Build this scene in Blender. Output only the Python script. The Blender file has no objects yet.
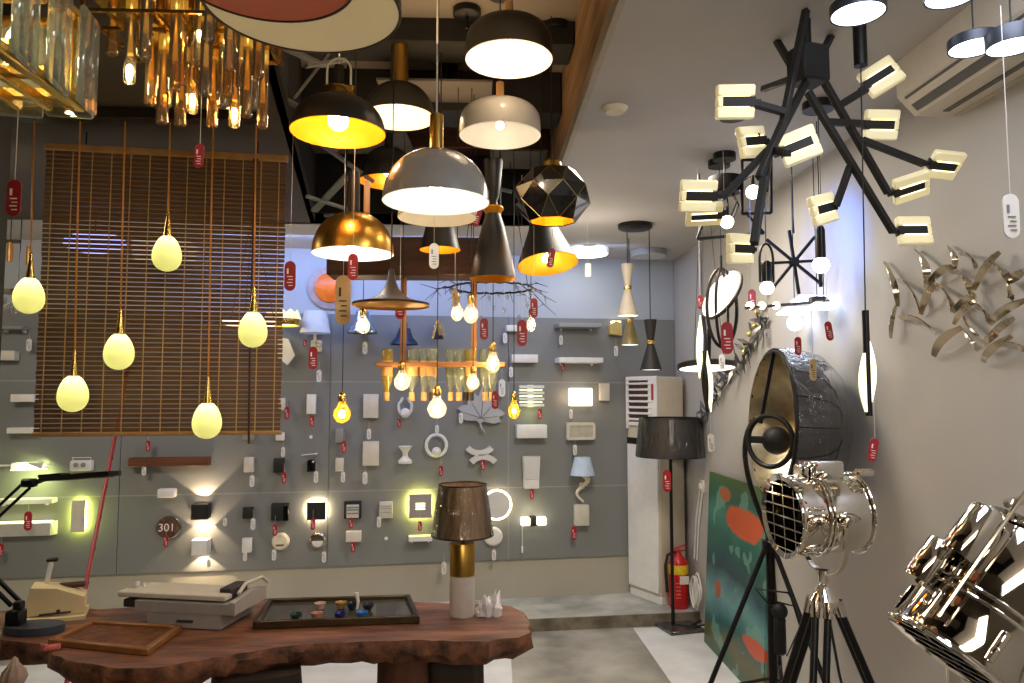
import bpy, bmesh, math, random
from math import sin, cos, pi, radians, sqrt, atan2
from mathutils import Vector, Matrix
random.seed(7)
V = Vector
SC = bpy.context.scene
COL = SC.collection

# ---------------------------------------------------------------- camera and places
H = 1.6
F = 740.0
YAW = radians(2.475)
PIT = radians(4.17)
XR = 1.55            # right wall
HC = 2.68            # dropped ceiling
HR = 3.15            # ceiling inside the open recess
A = math.atan(0.1276)  # turn of the back wall
P0 = V((-3.373, 5.2, 0))
U = V((cos(A), sin(A), 0))
N = V((sin(A), -cos(A), 0))

def ray(px, py):
    x = (px - 512) / F; y = -(py - 341.5) / F
    fy = cos(PIT) - sin(PIT) * y; fz = sin(PIT) + cos(PIT) * y
    return V((x * cos(YAW) + fy * sin(YAW), -x * sin(YAW) + fy * cos(YAW), fz))
CAM = V((0, 0, H))
def at(px, py, Y):
    r = ray(px, py); return CAM + r * (Y / r.y)
def onz(px, py, z):
    r = ray(px, py); return CAM + r * ((z - H) / r.z)
def onx(px, py, X):
    r = ray(px, py); return CAM + r * (X / r.x)
def onwall(px, py, off=0.0):
    r = ray(px, py); return CAM + r * ((off - N.dot(CAM - P0)) / N.dot(r))

cam = bpy.data.cameras.new('camera'); cam.sensor_width = 36; cam.lens = F / 1024 * 36; cam.clip_start = 0.02
co = bpy.data.objects.new('camera', cam); COL.objects.link(co)
co.location = CAM; co.rotation_euler = (pi / 2 + PIT, 0, -YAW)
SC.camera = co

# ---------------------------------------------------------------- mesh builder
class MB:
    def __init__(s): s.bm = bmesh.new(); s.M = Matrix.Identity(4)
    def _v(s, p): return s.bm.verts.new(s.M @ V(p))
    def _f(s, vs):
        try: return s.bm.faces.new(vs)
        except ValueError: return None
    def box(s, c, size, bev=0.0, rot=None, seg=1):
        m = Matrix.Translation(V(c))
        if rot is not None: m = m @ rot.to_4x4()
        m = s.M @ m @ Matrix.Diagonal((size[0], size[1], size[2], 1))
        r = bmesh.ops.create_cube(s.bm, size=1.0, matrix=m)
        if bev:
            es = list({e for v in r['verts'] for e in v.link_edges})
            bmesh.ops.bevel(s.bm, geom=es, offset=bev, segments=seg, affect='EDGES', profile=0.5)
        return s
    def bar(s, a, b, w, h=None, bev=0.0, up=None):
        a = V(a); b = V(b); d = b - a; L = d.length
        if L < 1e-6: return s
        h = h or w
        z = d.normalized(); u = V(up) if up else (V((0, 0, 1)) if abs(z.z) < 0.95 else V((0, 1, 0)))
        x = u.cross(z).normalized(); y = z.cross(x)
        rot = Matrix((x, y, z)).transposed()
        return s.box((a + b) / 2, (w, h, L), bev, rot)
    def tube(s, pts, r, n=8, caps=True, closed=False):
        pts = [V(p) for p in pts]; k = len(pts)
        rs = r if isinstance(r, (list, tuple)) else [r] * k
        rings = []; px = None
        for i, p in enumerate(pts):
            if closed: t = pts[(i + 1) % k] - pts[i - 1]
            else: t = pts[min(i + 1, k - 1)] - pts[max(i - 1, 0)]
            t.normalize()
            if px is None:
                px = t.orthogonal().normalized()
            else:
                px = px - t * px.dot(t)
                px = px.normalized() if px.length > 1e-6 else t.orthogonal().normalized()
            py = t.cross(px)
            rings.append([s._v(p + (px * cos(2 * pi * j / n) + py * sin(2 * pi * j / n)) * rs[i]) for j in range(n)])
        for i in range(k if closed else k - 1):
            a = rings[i]; b = rings[(i + 1) % k]
            for j in range(n): s._f((a[j], a[(j + 1) % n], b[(j + 1) % n], b[j]))
        if caps and not closed:
            s._f(rings[0][::-1]); s._f(rings[-1])
        return s
    def lathe(s, prof, c=(0, 0, 0), n=32, cap0=False, cap1=False, ang=2 * pi):
        c = V(c); rings = []
        for r, z in prof:
            if r < 1e-6: rings.append([s._v(c + V((0, 0, z)))])
            else: rings.append([s._v(c + V((r * cos(ang * j / n), r * sin(ang * j / n), z))) for j in range(n)])
        for a, b in zip(rings, rings[1:]):
            for j in range(n):
                k = (j + 1) % n
                if len(a) == 1 and len(b) == 1: continue
                if len(a) == 1: s._f((a[0], b[j], b[k]))
                elif len(b) == 1: s._f((a[j], a[k], b[0]))
                else: s._f((a[j], a[k], b[k], b[j]))
        if cap0 and len(rings[0]) > 1: s._f(rings[0][::-1])
        if cap1 and len(rings[-1]) > 1: s._f(rings[-1])
        return s
    def sphere(s, c, r, n=20, m=12, sx=1, sy=1, sz=1):
        old = s.M
        s.M = s.M @ Matrix.Translation(V(c)) @ Matrix.Diagonal((sx, sy, sz, 1))
        s.lathe([(r * sin(pi * i / m), -r * cos(pi * i / m)) for i in range(m + 1)], n=n)
        s.M = old; return s
    def prism(s, poly, z0, z1):
        b = [s._v((p[0], p[1], z0)) for p in poly]; t = [s._v((p[0], p[1], z1)) for p in poly]
        n = len(poly)
        s._f(t); s._f(b[::-1])
        for i in range(n): s._f((b[i], b[(i + 1) % n], t[(i + 1) % n], t[i]))
        return s
    def wallprism(s, poly, y0, y1):
        """outline in local x,z, extruded along local y"""
        old = s.M; s.M = s.M @ Matrix(((1, 0, 0, 0), (0, 0, -1, 0), (0, 1, 0, 0), (0, 0, 0, 1)))
        s.prism(poly, -y0, -y1); s.M = old; return s
    def quad(s, a, b, c, d):
        s._f([s._v(a), s._v(b), s._v(c), s._v(d)]); return s
    def ribbon(s, pts, ws, side, th=0.004):
        """a curved strip: centre points, half widths, side vectors, thickness along the normal"""
        k = len(pts); rows = []
        for i in range(k):
            p = V(pts[i]); t = (V(pts[min(i + 1, k - 1)]) - V(pts[max(i - 1, 0)])).normalized()
            sd = V(side[i] if isinstance(side, list) else side)
            sd = (sd - t * sd.dot(t)).normalized(); nn = t.cross(sd) * th / 2; w = sd * ws[i]
            rows.append([s._v(p - w + nn), s._v(p + w + nn), s._v(p + w - nn), s._v(p - w - nn)])
        for a, b in zip(rows, rows[1:]):
            for j in range(4): s._f((a[j], a[(j + 1) % 4], b[(j + 1) % 4], b[j]))
        s._f(rows[0][::-1]); s._f(rows[-1])
        return s
    def frame(s, o, z, up=(0, 0, 1)):
        """use local +Z along z, placed at o"""
        z = V(z).normalized(); u = V(up)
        if abs(u.dot(z)) > 0.98: u = V((0, 1, 0))
        x = u.cross(z).normalized(); y = z.cross(x)
        m = Matrix((x, y, z)).transposed().to_4x4(); m.translation = V(o)
        s.M = m; return s

def _mesh(name, mb, m, inv=None, flat=False):
    bmesh.ops.recalc_face_normals(mb.bm, faces=mb.bm.faces[:])
    if inv is not None: mb.bm.transform(inv)
    me = bpy.data.meshes.new(name); mb.bm.to_mesh(me); mb.bm.free()
    for mm in (m if isinstance(m, (list, tuple)) else [m]): me.materials.append(mm)
    if not flat:
        me.polygons.foreach_set('use_smooth', [True] * len(me.polygons))
        me.set_sharp_from_angle(angle=radians(38))
    return me

def thing(name, label, cat, loc=(0, 0, 0), rz=0.0, group=None):
    o = bpy.data.objects.new(name, None); COL.objects.link(o)
    o.empty_display_size = 0.05
    o.location = V(loc); o.rotation_euler = (0, 0, rz)
    o['label'] = label; o['category'] = cat
    if group: o['group'] = group
    return o

def wm(o):
    m = Matrix.Translation(o.location) @ o.rotation_euler.to_matrix().to_4x4()
    return wm(o.parent) @ m if o.parent else m

def part(name, mb, m, parent, label=None, world=False, flat=False):
    inv = wm(parent).inverted() if world else None
    o = bpy.data.objects.new(name, _mesh(name, mb, m, inv, flat)); COL.objects.link(o)
    o.parent = parent
    if label: o['label'] = label
    return o

def solo(name, mb, m, label, cat, loc=(0, 0, 0), rz=0.0, group=None, world=False, flat=False):
    mt = Matrix.Translation(V(loc)) @ Matrix.Rotation(rz, 4, 'Z')
    o = bpy.data.objects.new(name, _mesh(name, mb, m, mt.inverted() if world else None, flat)); COL.objects.link(o)
    o.location = V(loc); o.rotation_euler = (0, 0, rz)
    o['label'] = label; o['category'] = cat
    if group: o['group'] = group
    return o

def struct(name, mb, m, flat=False, parent=None):
    o = bpy.data.objects.new(name, _mesh(name, mb, m, None, flat)); COL.objects.link(o)
    if parent: o.parent = parent
    else: o['kind'] = 'structure'
    return o

# ---------------------------------------------------------------- materials
def lin(c):
    return tuple(((x / 255) / 12.92 if x / 255 <= 0.04045 else ((x / 255 + 0.055) / 1.055) ** 2.4) for x in c) + (1,)

def M(name, col, rough=0.5, metal=0.0, var=0.12, scale=18.0, bump=0.0, emit=None, es=0.0, trans=0.0, coat=0.0, stretch=None, bscale=None, col2=None, sheen=0.0, ior=1.45):
    m = bpy.data.materials.new(name); m.use_nodes = True
    nt = m.node_tree; b = nt.nodes['Principled BSDF']
    b.inputs['Roughness'].default_value = rough; b.inputs['Metallic'].default_value = metal
    b.inputs['Coat Weight'].default_value = coat; b.inputs['IOR'].default_value = ior
    if trans: b.inputs['Transmission Weight'].default_value = trans
    if sheen: b.inputs['Sheen Weight'].default_value = sheen
    c = lin(col)
    tc = nt.nodes.new('ShaderNodeTexCoord'); mp = nt.nodes.new('ShaderNodeMapping')
    nt.links.new(tc.outputs['Object'], mp.inputs['Vector'])
    if stretch: mp.inputs['Scale'].default_value = stretch
    if var or col2:
        n = nt.nodes.new('ShaderNodeTexNoise'); n.inputs['Scale'].default_value = scale; n.inputs['Detail'].default_value = 5
        nt.links.new(mp.outputs[0], n.inputs['Vector'])
        r = nt.nodes.new('ShaderNodeValToRGB')
        lo = tuple(x * (1 - var) for x in c[:3]) + (1,); hi = tuple(min(1, x * (1 + var)) for x in c[:3]) + (1,)
        if col2: lo, hi = c, lin(col2)
        r.color_ramp.elements[0].color = lo; r.color_ramp.elements[1].color = hi
        r.color_ramp.elements[0].position = 0.32; r.color_ramp.elements[1].position = 0.68
        nt.links.new(n.outputs['Fac'], r.inputs['Fac']); nt.links.new(r.outputs['Color'], b.inputs['Base Color'])
    else: b.inputs['Base Color'].default_value = c
    if bump:
        n2 = nt.nodes.new('ShaderNodeTexNoise'); n2.inputs['Scale'].default_value = bscale or scale * 2; n2.inputs['Detail'].default_value = 6
        nt.links.new(mp.outputs[0], n2.inputs['Vector'])
        bp = nt.nodes.new('ShaderNodeBump'); bp.inputs['Strength'].default_value = bump; bp.inputs['Distance'].default_value = 0.01
        nt.links.new(n2.outputs['Fac'], bp.inputs['Height']); nt.links.new(bp.outputs['Normal'], b.inputs['Normal'])
    if emit is not None:
        b.inputs['Emission Color'].default_value = lin(emit); b.inputs['Emission Strength'].default_value = es
    return m

def E(name, col, es):
    m = bpy.data.materials.new(name); m.use_nodes = True; nt = m.node_tree
    nt.nodes.remove(nt.nodes['Principled BSDF'])
    e = nt.nodes.new('ShaderNodeEmission'); e.inputs['Color'].default_value = lin(col); e.inputs['Strength'].default_value = es
    nt.links.new(e.outputs[0], nt.nodes['Material Output'].inputs['Surface']); return m

def G(name, tint=(240, 244, 242), refl=1.0, rough=0.02, ior=1.5, haze=0.0, crinkle=0.0):
    """thin glass: tinted see-through with a Fresnel sheen"""
    m = bpy.data.materials.new(name); m.use_nodes = True; nt = m.node_tree
    nt.nodes.remove(nt.nodes['Principled BSDF'])
    t = nt.nodes.new('ShaderNodeBsdfTransparent'); t.inputs['Color'].default_value = lin(tint)
    g = nt.nodes.new('ShaderNodeBsdfGlossy'); g.inputs['Roughness'].default_value = rough
    f = nt.nodes.new('ShaderNodeFresnel'); f.inputs['IOR'].default_value = ior
    if crinkle:
        tc = nt.nodes.new('ShaderNodeTexCoord'); mp = nt.nodes.new('ShaderNodeMapping'); mp.inputs['Scale'].default_value = (1, 1, .45)
        nz = nt.nodes.new('ShaderNodeTexNoise'); nz.inputs['Scale'].default_value = 16; nz.inputs['Detail'].default_value = 3; nz.inputs['Distortion'].default_value = 1.5
        bp = nt.nodes.new('ShaderNodeBump'); bp.inputs['Strength'].default_value = crinkle; bp.inputs['Distance'].default_value = .03
        nt.links.new(tc.outputs['Object'], mp.inputs[0]); nt.links.new(mp.outputs[0], nz.inputs['Vector']); nt.links.new(nz.outputs['Fac'], bp.inputs['Height'])
        nt.links.new(bp.outputs[0], g.inputs['Normal']); nt.links.new(bp.outputs[0], f.inputs['Normal'])
    mx = nt.nodes.new('ShaderNodeMixShader')
    if refl != 1.0:
        mu = nt.nodes.new('ShaderNodeMath'); mu.operation = 'MULTIPLY'; mu.use_clamp = True; mu.inputs[1].default_value = refl
        nt.links.new(f.outputs[0], mu.inputs[0]); nt.links.new(mu.outputs[0], mx.inputs[0])
    else: nt.links.new(f.outputs[0], mx.inputs[0])
    nt.links.new(t.outputs[0], mx.inputs[1]); nt.links.new(g.outputs[0], mx.inputs[2])
    last = mx
    if haze:
        d = nt.nodes.new('ShaderNodeBsdfTranslucent'); d.inputs['Color'].default_value = lin(tint)
        d2 = nt.nodes.new('ShaderNodeBsdfDiffuse'); d2.inputs['Color'].default_value = lin(tint)
        a = nt.nodes.new('ShaderNodeAddShader'); nt.links.new(d.outputs[0], a.inputs[0]); nt.links.new(d2.outputs[0], a.inputs[1])
        m2 = nt.nodes.new('ShaderNodeMixShader'); m2.inputs[0].default_value = haze
        nt.links.new(mx.outputs[0], m2.inputs[1]); nt.links.new(d2.outputs[0], m2.inputs[2]); last = m2
    nt.links.new(last.outputs[0], nt.nodes['Material Output'].inputs['Surface']); return m

def light(kind, name, loc, energy, col=(255, 255, 255), size=0.05, aim=None, spot=None, blend=0.3, parent=None, sy=None):
    l = bpy.data.lights.new(name, kind); l.energy = energy; l.color = lin(col)[:3]
    o = bpy.data.objects.new(name, l); COL.objects.link(o); o.location = V(loc)
    if kind == 'AREA':
        l.size = size
        if sy: l.shape = 'RECTANGLE'; l.size_y = sy
    else: l.shadow_soft_size = size
    if kind == 'SPOT': l.spot_size = spot; l.spot_blend = blend
    if aim is not None: o.rotation_euler = (V(aim) - V(loc)).to_track_quat('-Z', 'Y').to_euler()
    if parent:
        o.parent = parent; o.matrix_parent_inverse = wm(parent).inverted()
    return o

m_black = M('black_metal', (22, 21, 21), 0.42, 0.3, 0.2)
m_blackm = M('black_matte', (26, 25, 24), 0.6, 0, 0.2)
m_blackgl = M('black_gloss', (12, 12, 13), 0.12, 0, 0.1, coat=0.6)
m_bronze = M('dark_bronze', (58, 49, 40), 0.4, 0.6, 0.15)
m_brass = M('brass', (206, 170, 92), 0.24, 1.0, 0.1)
m_brassb = M('brushed_brass', (192, 152, 72), 0.3, 1.0, 0.22, 30, stretch=(1, 1, 0.05))
m_gold = M('gold_paint', (224, 152, 22), 0.38, 0.55, 0.08)
m_chrome = M('chrome', (226, 220, 210), 0.05, 1.0, 0.03)
m_silver = M('silver', (206, 194, 172), 0.2, 1.0, 0.2, 9)
m_white = M('white_plastic', (226, 224, 218), 0.45, 0, 0.04)
m_whitem = M('white_paint', (222, 220, 214), 0.55, 0, 0.05)
m_cream = M('cream_paint', (226, 216, 188), 0.5, 0, 0.06)
m_greyl = M('grey_lacquer', (150, 148, 144), 0.2, 0, 0.04, coat=0.5)
m_greyp = M('grey_paint', (140, 140, 136), 0.5, 0, 0.05)
m_inner = M('white_enamel', (240, 234, 222), 0.35, 0, 0.03)
m_cord = M('black_cord', (20, 19, 18), 0.7, 0, 0)
m_wcord = M('white_cord', (205, 200, 192), 0.7, 0, 0)
m_wood = M('oak_wood', (158, 104, 52), 0.5, 0, 0.3, 14, stretch=(1, 1, 0.15))
m_wood2 = M('amber_wood', (168, 112, 60), 0.5, 0, 0.25, 14)
m_dwood = M('dark_wood', (66, 38, 22), 0.5, 0, 0.35, 10, bump=0.2, stretch=(0.3, 3, 3))
m_red = M('red_plastic', (160, 30, 44), 0.45, 0, 0.06)
m_tagw = M('white_tag', (222, 220, 214), 0.5, 0, 0.04)
m_ink = M('grey_print', (120, 120, 128), 0.6, 0, 0)
m_pale = M('pale_print', (244, 226, 222), 0.6, 0, 0)
m_glass = G('clear_glass')
m_amber = G('amber_glass', (244, 200, 132), 1.0)
m_bulbw = E('warm_bulb', (255, 238, 212), 70)
m_bulbs = E('small_warm_bulb', (255, 224, 164), 120)
m_bulbc = E('cool_bulb', (232, 240, 255), 22)
m_ledw = E('cool_led', (236, 242, 255), 7)
# ================================================================ the room
m_conc = M('concrete_floor', (128, 124, 114), 0.35, 0, 0, 3.2, bump=0.12, col2=(182, 178, 168), bscale=30)
m_paintfl = M('pale_floor_paint', (206, 206, 204), 0.4, 0, 0, 3.5, bump=0.05, col2=(232, 232, 230), bscale=25)
m_plat = M('platform_concrete', (140, 140, 132), 0.5, 0, 0, 4, bump=0.12, col2=(198, 198, 190), bscale=40)
m_wallg = M('right_wall_paint', (178, 174, 168), 0.6, 0, 0.05, 1.5, bump=0.02)
m_wallb = M('back_wall_paint', (172, 167, 152), 0.7, 0, 0.05, 1.5)
m_wallu = M('upper_wall_paint', (172, 178, 182), 0.7, 0, 0.04, 1.5)
m_board = M('grey_display_board', (124, 126, 124), 0.55, 0, 0.05, 1.2)
m_seam = M('board_seam', (150, 150, 146), 0.6, 0, 0.05)
m_ceil = M('ceiling_paint', (186, 182, 178), 0.75, 0, 0.06, 2.0)
m_ceild = M('shaded_ceiling_paint', (74, 66, 57), 0.8, 0, 0.1, 2.0)  # weaker light on the left ceiling is put into this darker colour
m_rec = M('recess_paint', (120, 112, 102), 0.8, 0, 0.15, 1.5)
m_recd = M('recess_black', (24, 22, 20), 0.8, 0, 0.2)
m_fascia = M('fascia_plank', (128, 98, 66), 0.6, 0, 0.4, 6, stretch=(1, 0.4, 6))
m_edge = M('ceiling_edge', (176, 166, 150), 0.7, 0, 0.05)
m_steel = M('galvanised_steel', (112, 114, 112), 0.45, 0.5, 0.15)
m_tile = M('old_ceiling_tile', (84, 78, 70), 0.8, 0, 0.2, 2.5)

b = MB(); b.box((-1.3, 1.9, -0.05), (6.2, 10.2, 0.1)); struct('floor', b, m_conc)
b = MB(); q = [onz(*p, 0) for p in ((634, 627), (704, 625), (752, 683), (672, 683))]
q[0] = V((1.06, 5.18, 0)); q[1] = V((1.55, 5.22, 0)); q[2] = V((1.55, 2.2, 0)); q[3] = onz(671, 683, 0) + (onz(671, 683, 0) - V((1.06, 5.18, 0))) * 1.6
b.prism([(p.x, p.y) for p in q], 0, 0.003); struct('floor_paint', b, m_paintfl)
b = MB(); b.prism([(-4.2, 3.6), (-0.55, 3.35), (-0.5, 4.95), (-4.2, 4.45)], 0, 0.003)
b.prism([(0.02, 3.0), (0.16, 3.0), (0.2, 4.9), (-0.02, 4.9)], 0, 0.003); struct('floor_paint_left', b, m_paintfl)

def yw(x): return P0.y + (x - P0.x) * 0.1276
def slab(name, poly, z0, z1, m, mats=None):
    bb = MB(); bb.prism(poly, z0, z1); return struct(name, bb, mats or m)
slab('platform_floor', [(-4.2, yw(-4.2) - 0.40), (XR, yw(XR) - 0.56), (XR, yw(XR) + 0.02), (-4.2, yw(-4.2) + 0.02)], 0, 0.085, m_plat)
slab('trim_3', [(-4.2, yw(-4.2) - 0.408), (XR, yw(XR) - 0.568), (XR, yw(XR) - 0.56), (-4.2, yw(-4.2) - 0.40)], 0, 0.083, M('step_edge', (92, 84, 70), .7, 0, 0, 9, bump=.5, col2=(138, 128, 110)))
slab('wall_back', [(-4.2, yw(-4.2)), (1.8, yw(1.8)), (1.8, yw(1.8) + 0.12), (-4.2, yw(-4.2) + 0.12)], 0, 3.3, m_wallb)
bb = MB()
def wp(u, off, z): p = P0 + U * u + N * off; return V((p.x, p.y, z))
u1 = (XR - P0.x) / cos(A) - 0.004
def wallbox(bb, ua, ub, za, zb, oa, ob):
    a = [wp(ua, oa, za), wp(ub, oa, za), wp(ub, ob, za), wp(ua, ob, za)]
    bb.prism([(p.x, p.y) for p in a], za, zb)
wallbox(bb, -0.8, u1, 2.2, 2.7, 0.001, 0.006); struct('wall_back_upper', bb, m_wallu)
uus = [-0.8, (onwall(119, 520).x - P0.x) / cos(A), (onwall(328, 520).x - P0.x) / cos(A), (onwall(508, 450).x - P0.x) / cos(A), u1]
zs = [0.372, 0.907, 1.70, 2.2]
bb = MB(); bs = MB()
for ua, ub in zip(uus, uus[1:]):
    for za, zb in zip(zs, zs[1:]):
        bb.M = Matrix.Identity(4)
        wallbox(bb, ua + 0.002, ub - 0.002, za + 0.0025, zb - 0.0025, 0.001, 0.018)
struct('wall_back_boards', bb, m_board)
for z in zs[1:3]: wallbox(bs, -0.8, u1, z - 0.004, z + 0.004, 0.001, 0.0185)
wallbox(bs, uus[3] - 0.003, uus[3] + 0.003, zs[0], 1.7, 0.001, 0.0185)
struct('trim_1', bs, m_seam)
slab('wall_right', [(XR, -3.2), (XR + 0.12, -3.2), (XR + 0.12, 6.4), (XR, 6.4)], 0, 3.3, m_wallg)
slab('wall_left', [(-4.32, -3.2), (-4.2, -3.2), (-4.2, 6.4), (-4.32, 6.4)], 0, 3.3, m_wallb)
slab('wall_front', [(-4.3, -3.3), (1.67, -3.3), (1.67, -3.2), (-4.3, -3.2)], 0, 3.3, m_wallb)
# dropped ceiling round an open recess
RX = 0.39; RF = 4.62; RN = 0.15
def lx(y): return -0.78 - 0.16 * (y - 3.02)
slab('ceiling', [(RX, -3.2), (XR, -3.2), (XR, 6.0), (RX, 6.0)], HC, HC + 0.06, m_ceil)
slab('ceiling_far', [(-4.2, RF), (RX, RF), (RX, 6.0), (-4.2, 5.3)], HC, HC + 0.06, m_ceil)
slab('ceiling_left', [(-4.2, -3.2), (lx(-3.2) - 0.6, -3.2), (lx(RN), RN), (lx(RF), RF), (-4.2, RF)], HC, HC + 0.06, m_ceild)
slab('ceiling_near', [(lx(-3.2) - 0.6, -3.2), (RX, -3.2), (RX, RN), (lx(RN), RN)], HC, HC + 0.06, m_ceil)
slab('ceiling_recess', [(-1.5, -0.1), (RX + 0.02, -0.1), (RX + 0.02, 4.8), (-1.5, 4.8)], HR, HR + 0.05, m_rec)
slab('wall_recess_right', [(RX, RN), (RX + 0.02, RN), (RX + 0.02, RF), (RX, RF)], HC + 0.05, HR, m_fascia)
bb = MB(); bb.box((RX - 0.004, (RN + RF) / 2, HC + 0.03), (0.02, RF - RN, 0.062)); struct('trim_2', bb, m_edge)
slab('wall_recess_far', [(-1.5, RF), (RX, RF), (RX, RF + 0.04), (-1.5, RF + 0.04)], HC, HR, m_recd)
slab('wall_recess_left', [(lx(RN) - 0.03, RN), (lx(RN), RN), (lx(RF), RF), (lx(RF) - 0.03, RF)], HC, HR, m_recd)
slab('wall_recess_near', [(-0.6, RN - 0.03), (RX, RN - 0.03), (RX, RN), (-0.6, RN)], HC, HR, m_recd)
# beams, dark openings and hangers of the recess
for i, (y, w, h, m) in enumerate(((2.05, 0.14, 0.12, m_recd), (3.05, 0.2, 0.10, m_recd), (3.55, 0.22, 0.2, m_recd), (4.15, 0.14, 0.16, m_dwood))):
    bb = MB(); bb.box(((lx(y) + RX) / 2, y, HR - h / 2), (RX - lx(y) - 0.01, w, h), 0.004); struct('ceiling_beam', bb, m)
bb = MB()
for x0, y0, w, d, z in ((-0.2, 3.3, 0.5, 0.38, 2.98), (0.2, 4.0, 0.3, 0.5, 2.9), (-0.55, 3.9, 0.35, 0.5, 2.95), (-0.1, 4.35, 0.45, 0.35, 2.86)):
    bb.box((x0, y0, z), (w, d, 0.012), 0.002, Matrix.Rotation(0.12, 3, 'X'))
struct('ceiling_tile', bb, m_tile)
def strut(a, b, w=0.022, h=0.012, m=m_steel):
    bb = MB(); bb.bar(a, b, w, h); return struct('ceiling_strut', bb, m)
for (p, q, d0, d1, w) in (((318, 142), (374, 182), 3.4, 3.5, .03), ((314, 214), (347, 176), 3.6, 3.4, .035), ((306, 196), (350, 210), 3.5, 3.6, .025),
                          ((276, 44), (325, 66), 2.5, 2.9, .03), ((292, 100), (330, 52), 2.9, 3.0, .035), ((272, 92), (300, 108), 2.8, 2.9, .03),
                          ((334, 150), (346, 140), 3.5, 3.4, .03), ((324, 236), (334, 215), 3.7, 3.7, .014), ((552, 120), (592, 86), 3.7, 3.8, .03),
                          ((540, 128), (566, 112), 3.7, 3.8, .024), ((560, 150), (580, 128), 3.8, 3.9, .03), ((306, 66), (345, 60), 2.8, 2.9, .03),
                          ((352, 128), (372, 120), 3.3, 3.3, .03), ((496, 188), (512, 192), 3.7, 3.7, .03)):
    a, c = at(*p, d0), at(*q, d1)
    a.z = max(min(a.z, HR - .02), 2.5); c.z = max(min(c.z, HR - .02), 2.5)
    strut(a, c, w)
# dark post at the left edge
bb = MB(); bb.box((-1.40, 2.0, HC / 2), (0.2, 0.14, HC), 0.006); o = struct('wall_post', bb, m_blackm)
# recessed ceiling detector
bb = MB(); bb.lathe([(0.0, -0.02), (0.035, -0.018), (0.045, -0.006), (0.05, 0)], n=24)
p = onz(615, 108, HC - 0.001); solo('smoke_detector', bb, m_cream, 'small round detector flush on the grey ceiling', 'detector', p)
# ================================================================ pendants over the room
m_wall_l = None
def cordtop(p):
    return HR - 0.01 if (lx(p.y) + 0.02 < p.x < RX - 0.02 and RN < p.y < RF) else HC - 0.002

def pendant(label, px, py, Y, prof, outer, inner, stem=(), group='dome pendant lamps in the ceiling recess', bulb=None, cordr=0.0025, cordm=None, name='pendant_lamp', wall=0.004, bulbm=None, extra=None, n=48, es=None, canopy=True, tilt=None):
    """prof: (radius px, height px above the rim) from the rim up; everything real size at distance Y"""
    s = Y / F; p = at(px, py, Y); t = thing(name, label, 'pendant lamp', p, 0, group)
    pr = [(r * s, z * s) for r, z in prof]
    b = MB(); b.lathe(pr, n=n); part('shade', b, outer, t)
    b = MB(); ip = [(max(r - wall, 0.0), z - wall * (0.2 if i == 0 else 0.9)) for i, (r, z) in enumerate(pr)]
    ip[0] = (pr[0][0] - 0.0008, pr[0][1] - 0.001)
    b.lathe([(pr[0][0] + 0.0006, pr[0][1] + .001)] + ip, n=n); part('shade_lining', b, inner, t)
    top = pr[-1][1]
    for nm, r, z0, z1, m in stem:
        b = MB(); b.lathe([(0, z0 * s), (r * s, z0 * s), (r * s, z1 * s), (r * s * 0.9, z1 * s + .002), (0, z1 * s + .002)], n=24); part(nm, b, m, t); top = max(top, z1 * s)
    zt = cordtop(p)
    b = MB(); b.tube([(0, 0, top - 0.004), (0, 0, zt - p.z - 0.01)], cordr, 6); part('cord', b, cordm or m_cord, t)
    if canopy:
        b = MB(); b.lathe([(0, -.025), (.045, -.025), (.05, -.02), (.05, 0), (0, 0)], (0, 0, zt - p.z), 28); part('ceiling_canopy', b, m_black, t)
    if bulb:
        r, z = bulb
        b = MB(); b.sphere((0, 0, z * s), r * s, 16, 10); part('bulb', b, bulbm or m_bulbw, t)
        b = MB(); b.lathe([(0, z * s + r * s * 0.8), (r * s * .5, z * s + r * s * .8), (r * s * .5, z * s + r * s * 1.8), (0, z * s + r * s * 1.8)], n=14); part('lamp_holder', b, m_whitem, t)
    if extra: extra(t, s)
    if tilt:
        R = Matrix.Rotation(tilt[0], 3, 'X') @ Matrix.Rotation(tilt[1], 3, 'Y'); pv = V((0, 0, top))
        for o in t.children:
            if o.name.split('.')[0] not in ('cord', 'ceiling_canopy'):
                o.rotation_euler = R.to_euler(); o.location = pv - R @ pv
    return t

def dome(r, h, k=10, top=0.12):
    return [(r, 0)] + [(r * cos(a) ** .9, h * sin(a) ** .95) for a in [pi / 2 * i / k for i in range(1, k)] if cos(a) > top] + [(r * top, h * 0.995), (0, h)]
def drum(r, h, k=8, top=0.1):
    """straight low wall rounding over into a flat crown"""
    return [(r, 0), (r * 1.005, h * .25)] + [(r * (0.4 + 0.6 * cos(a) ** .8), h * (.42 + .58 * sin(a))) for a in [pi / 2 * i / k for i in range(0, k + 1)]] + [(r * .2, h * 1.0), (0, h)]

m_goldin = M('gold_lining', (236, 160, 20), 0.36, 0.35, 0.05)
m_cream_in = M('cream_lining', (244, 232, 206), 0.45, 0, 0.03)
m_blackdome = M('charcoal_shade', (40, 37, 33), 0.45, 0.15, 0.06)
m_opal = M('smoked_opal', (178, 170, 156), 0.25, 0, 0.04, coat=0.3)
m_wstem = M('beech_stem', (188, 146, 100), 0.5, 0, 0.15, 20, stretch=(3, 3, 0.4))
m_glow = E('white_diffuser', (255, 250, 246), 2.2)
m_gloww = E('warm_diffuser', (255, 240, 214), 3.0)

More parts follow.
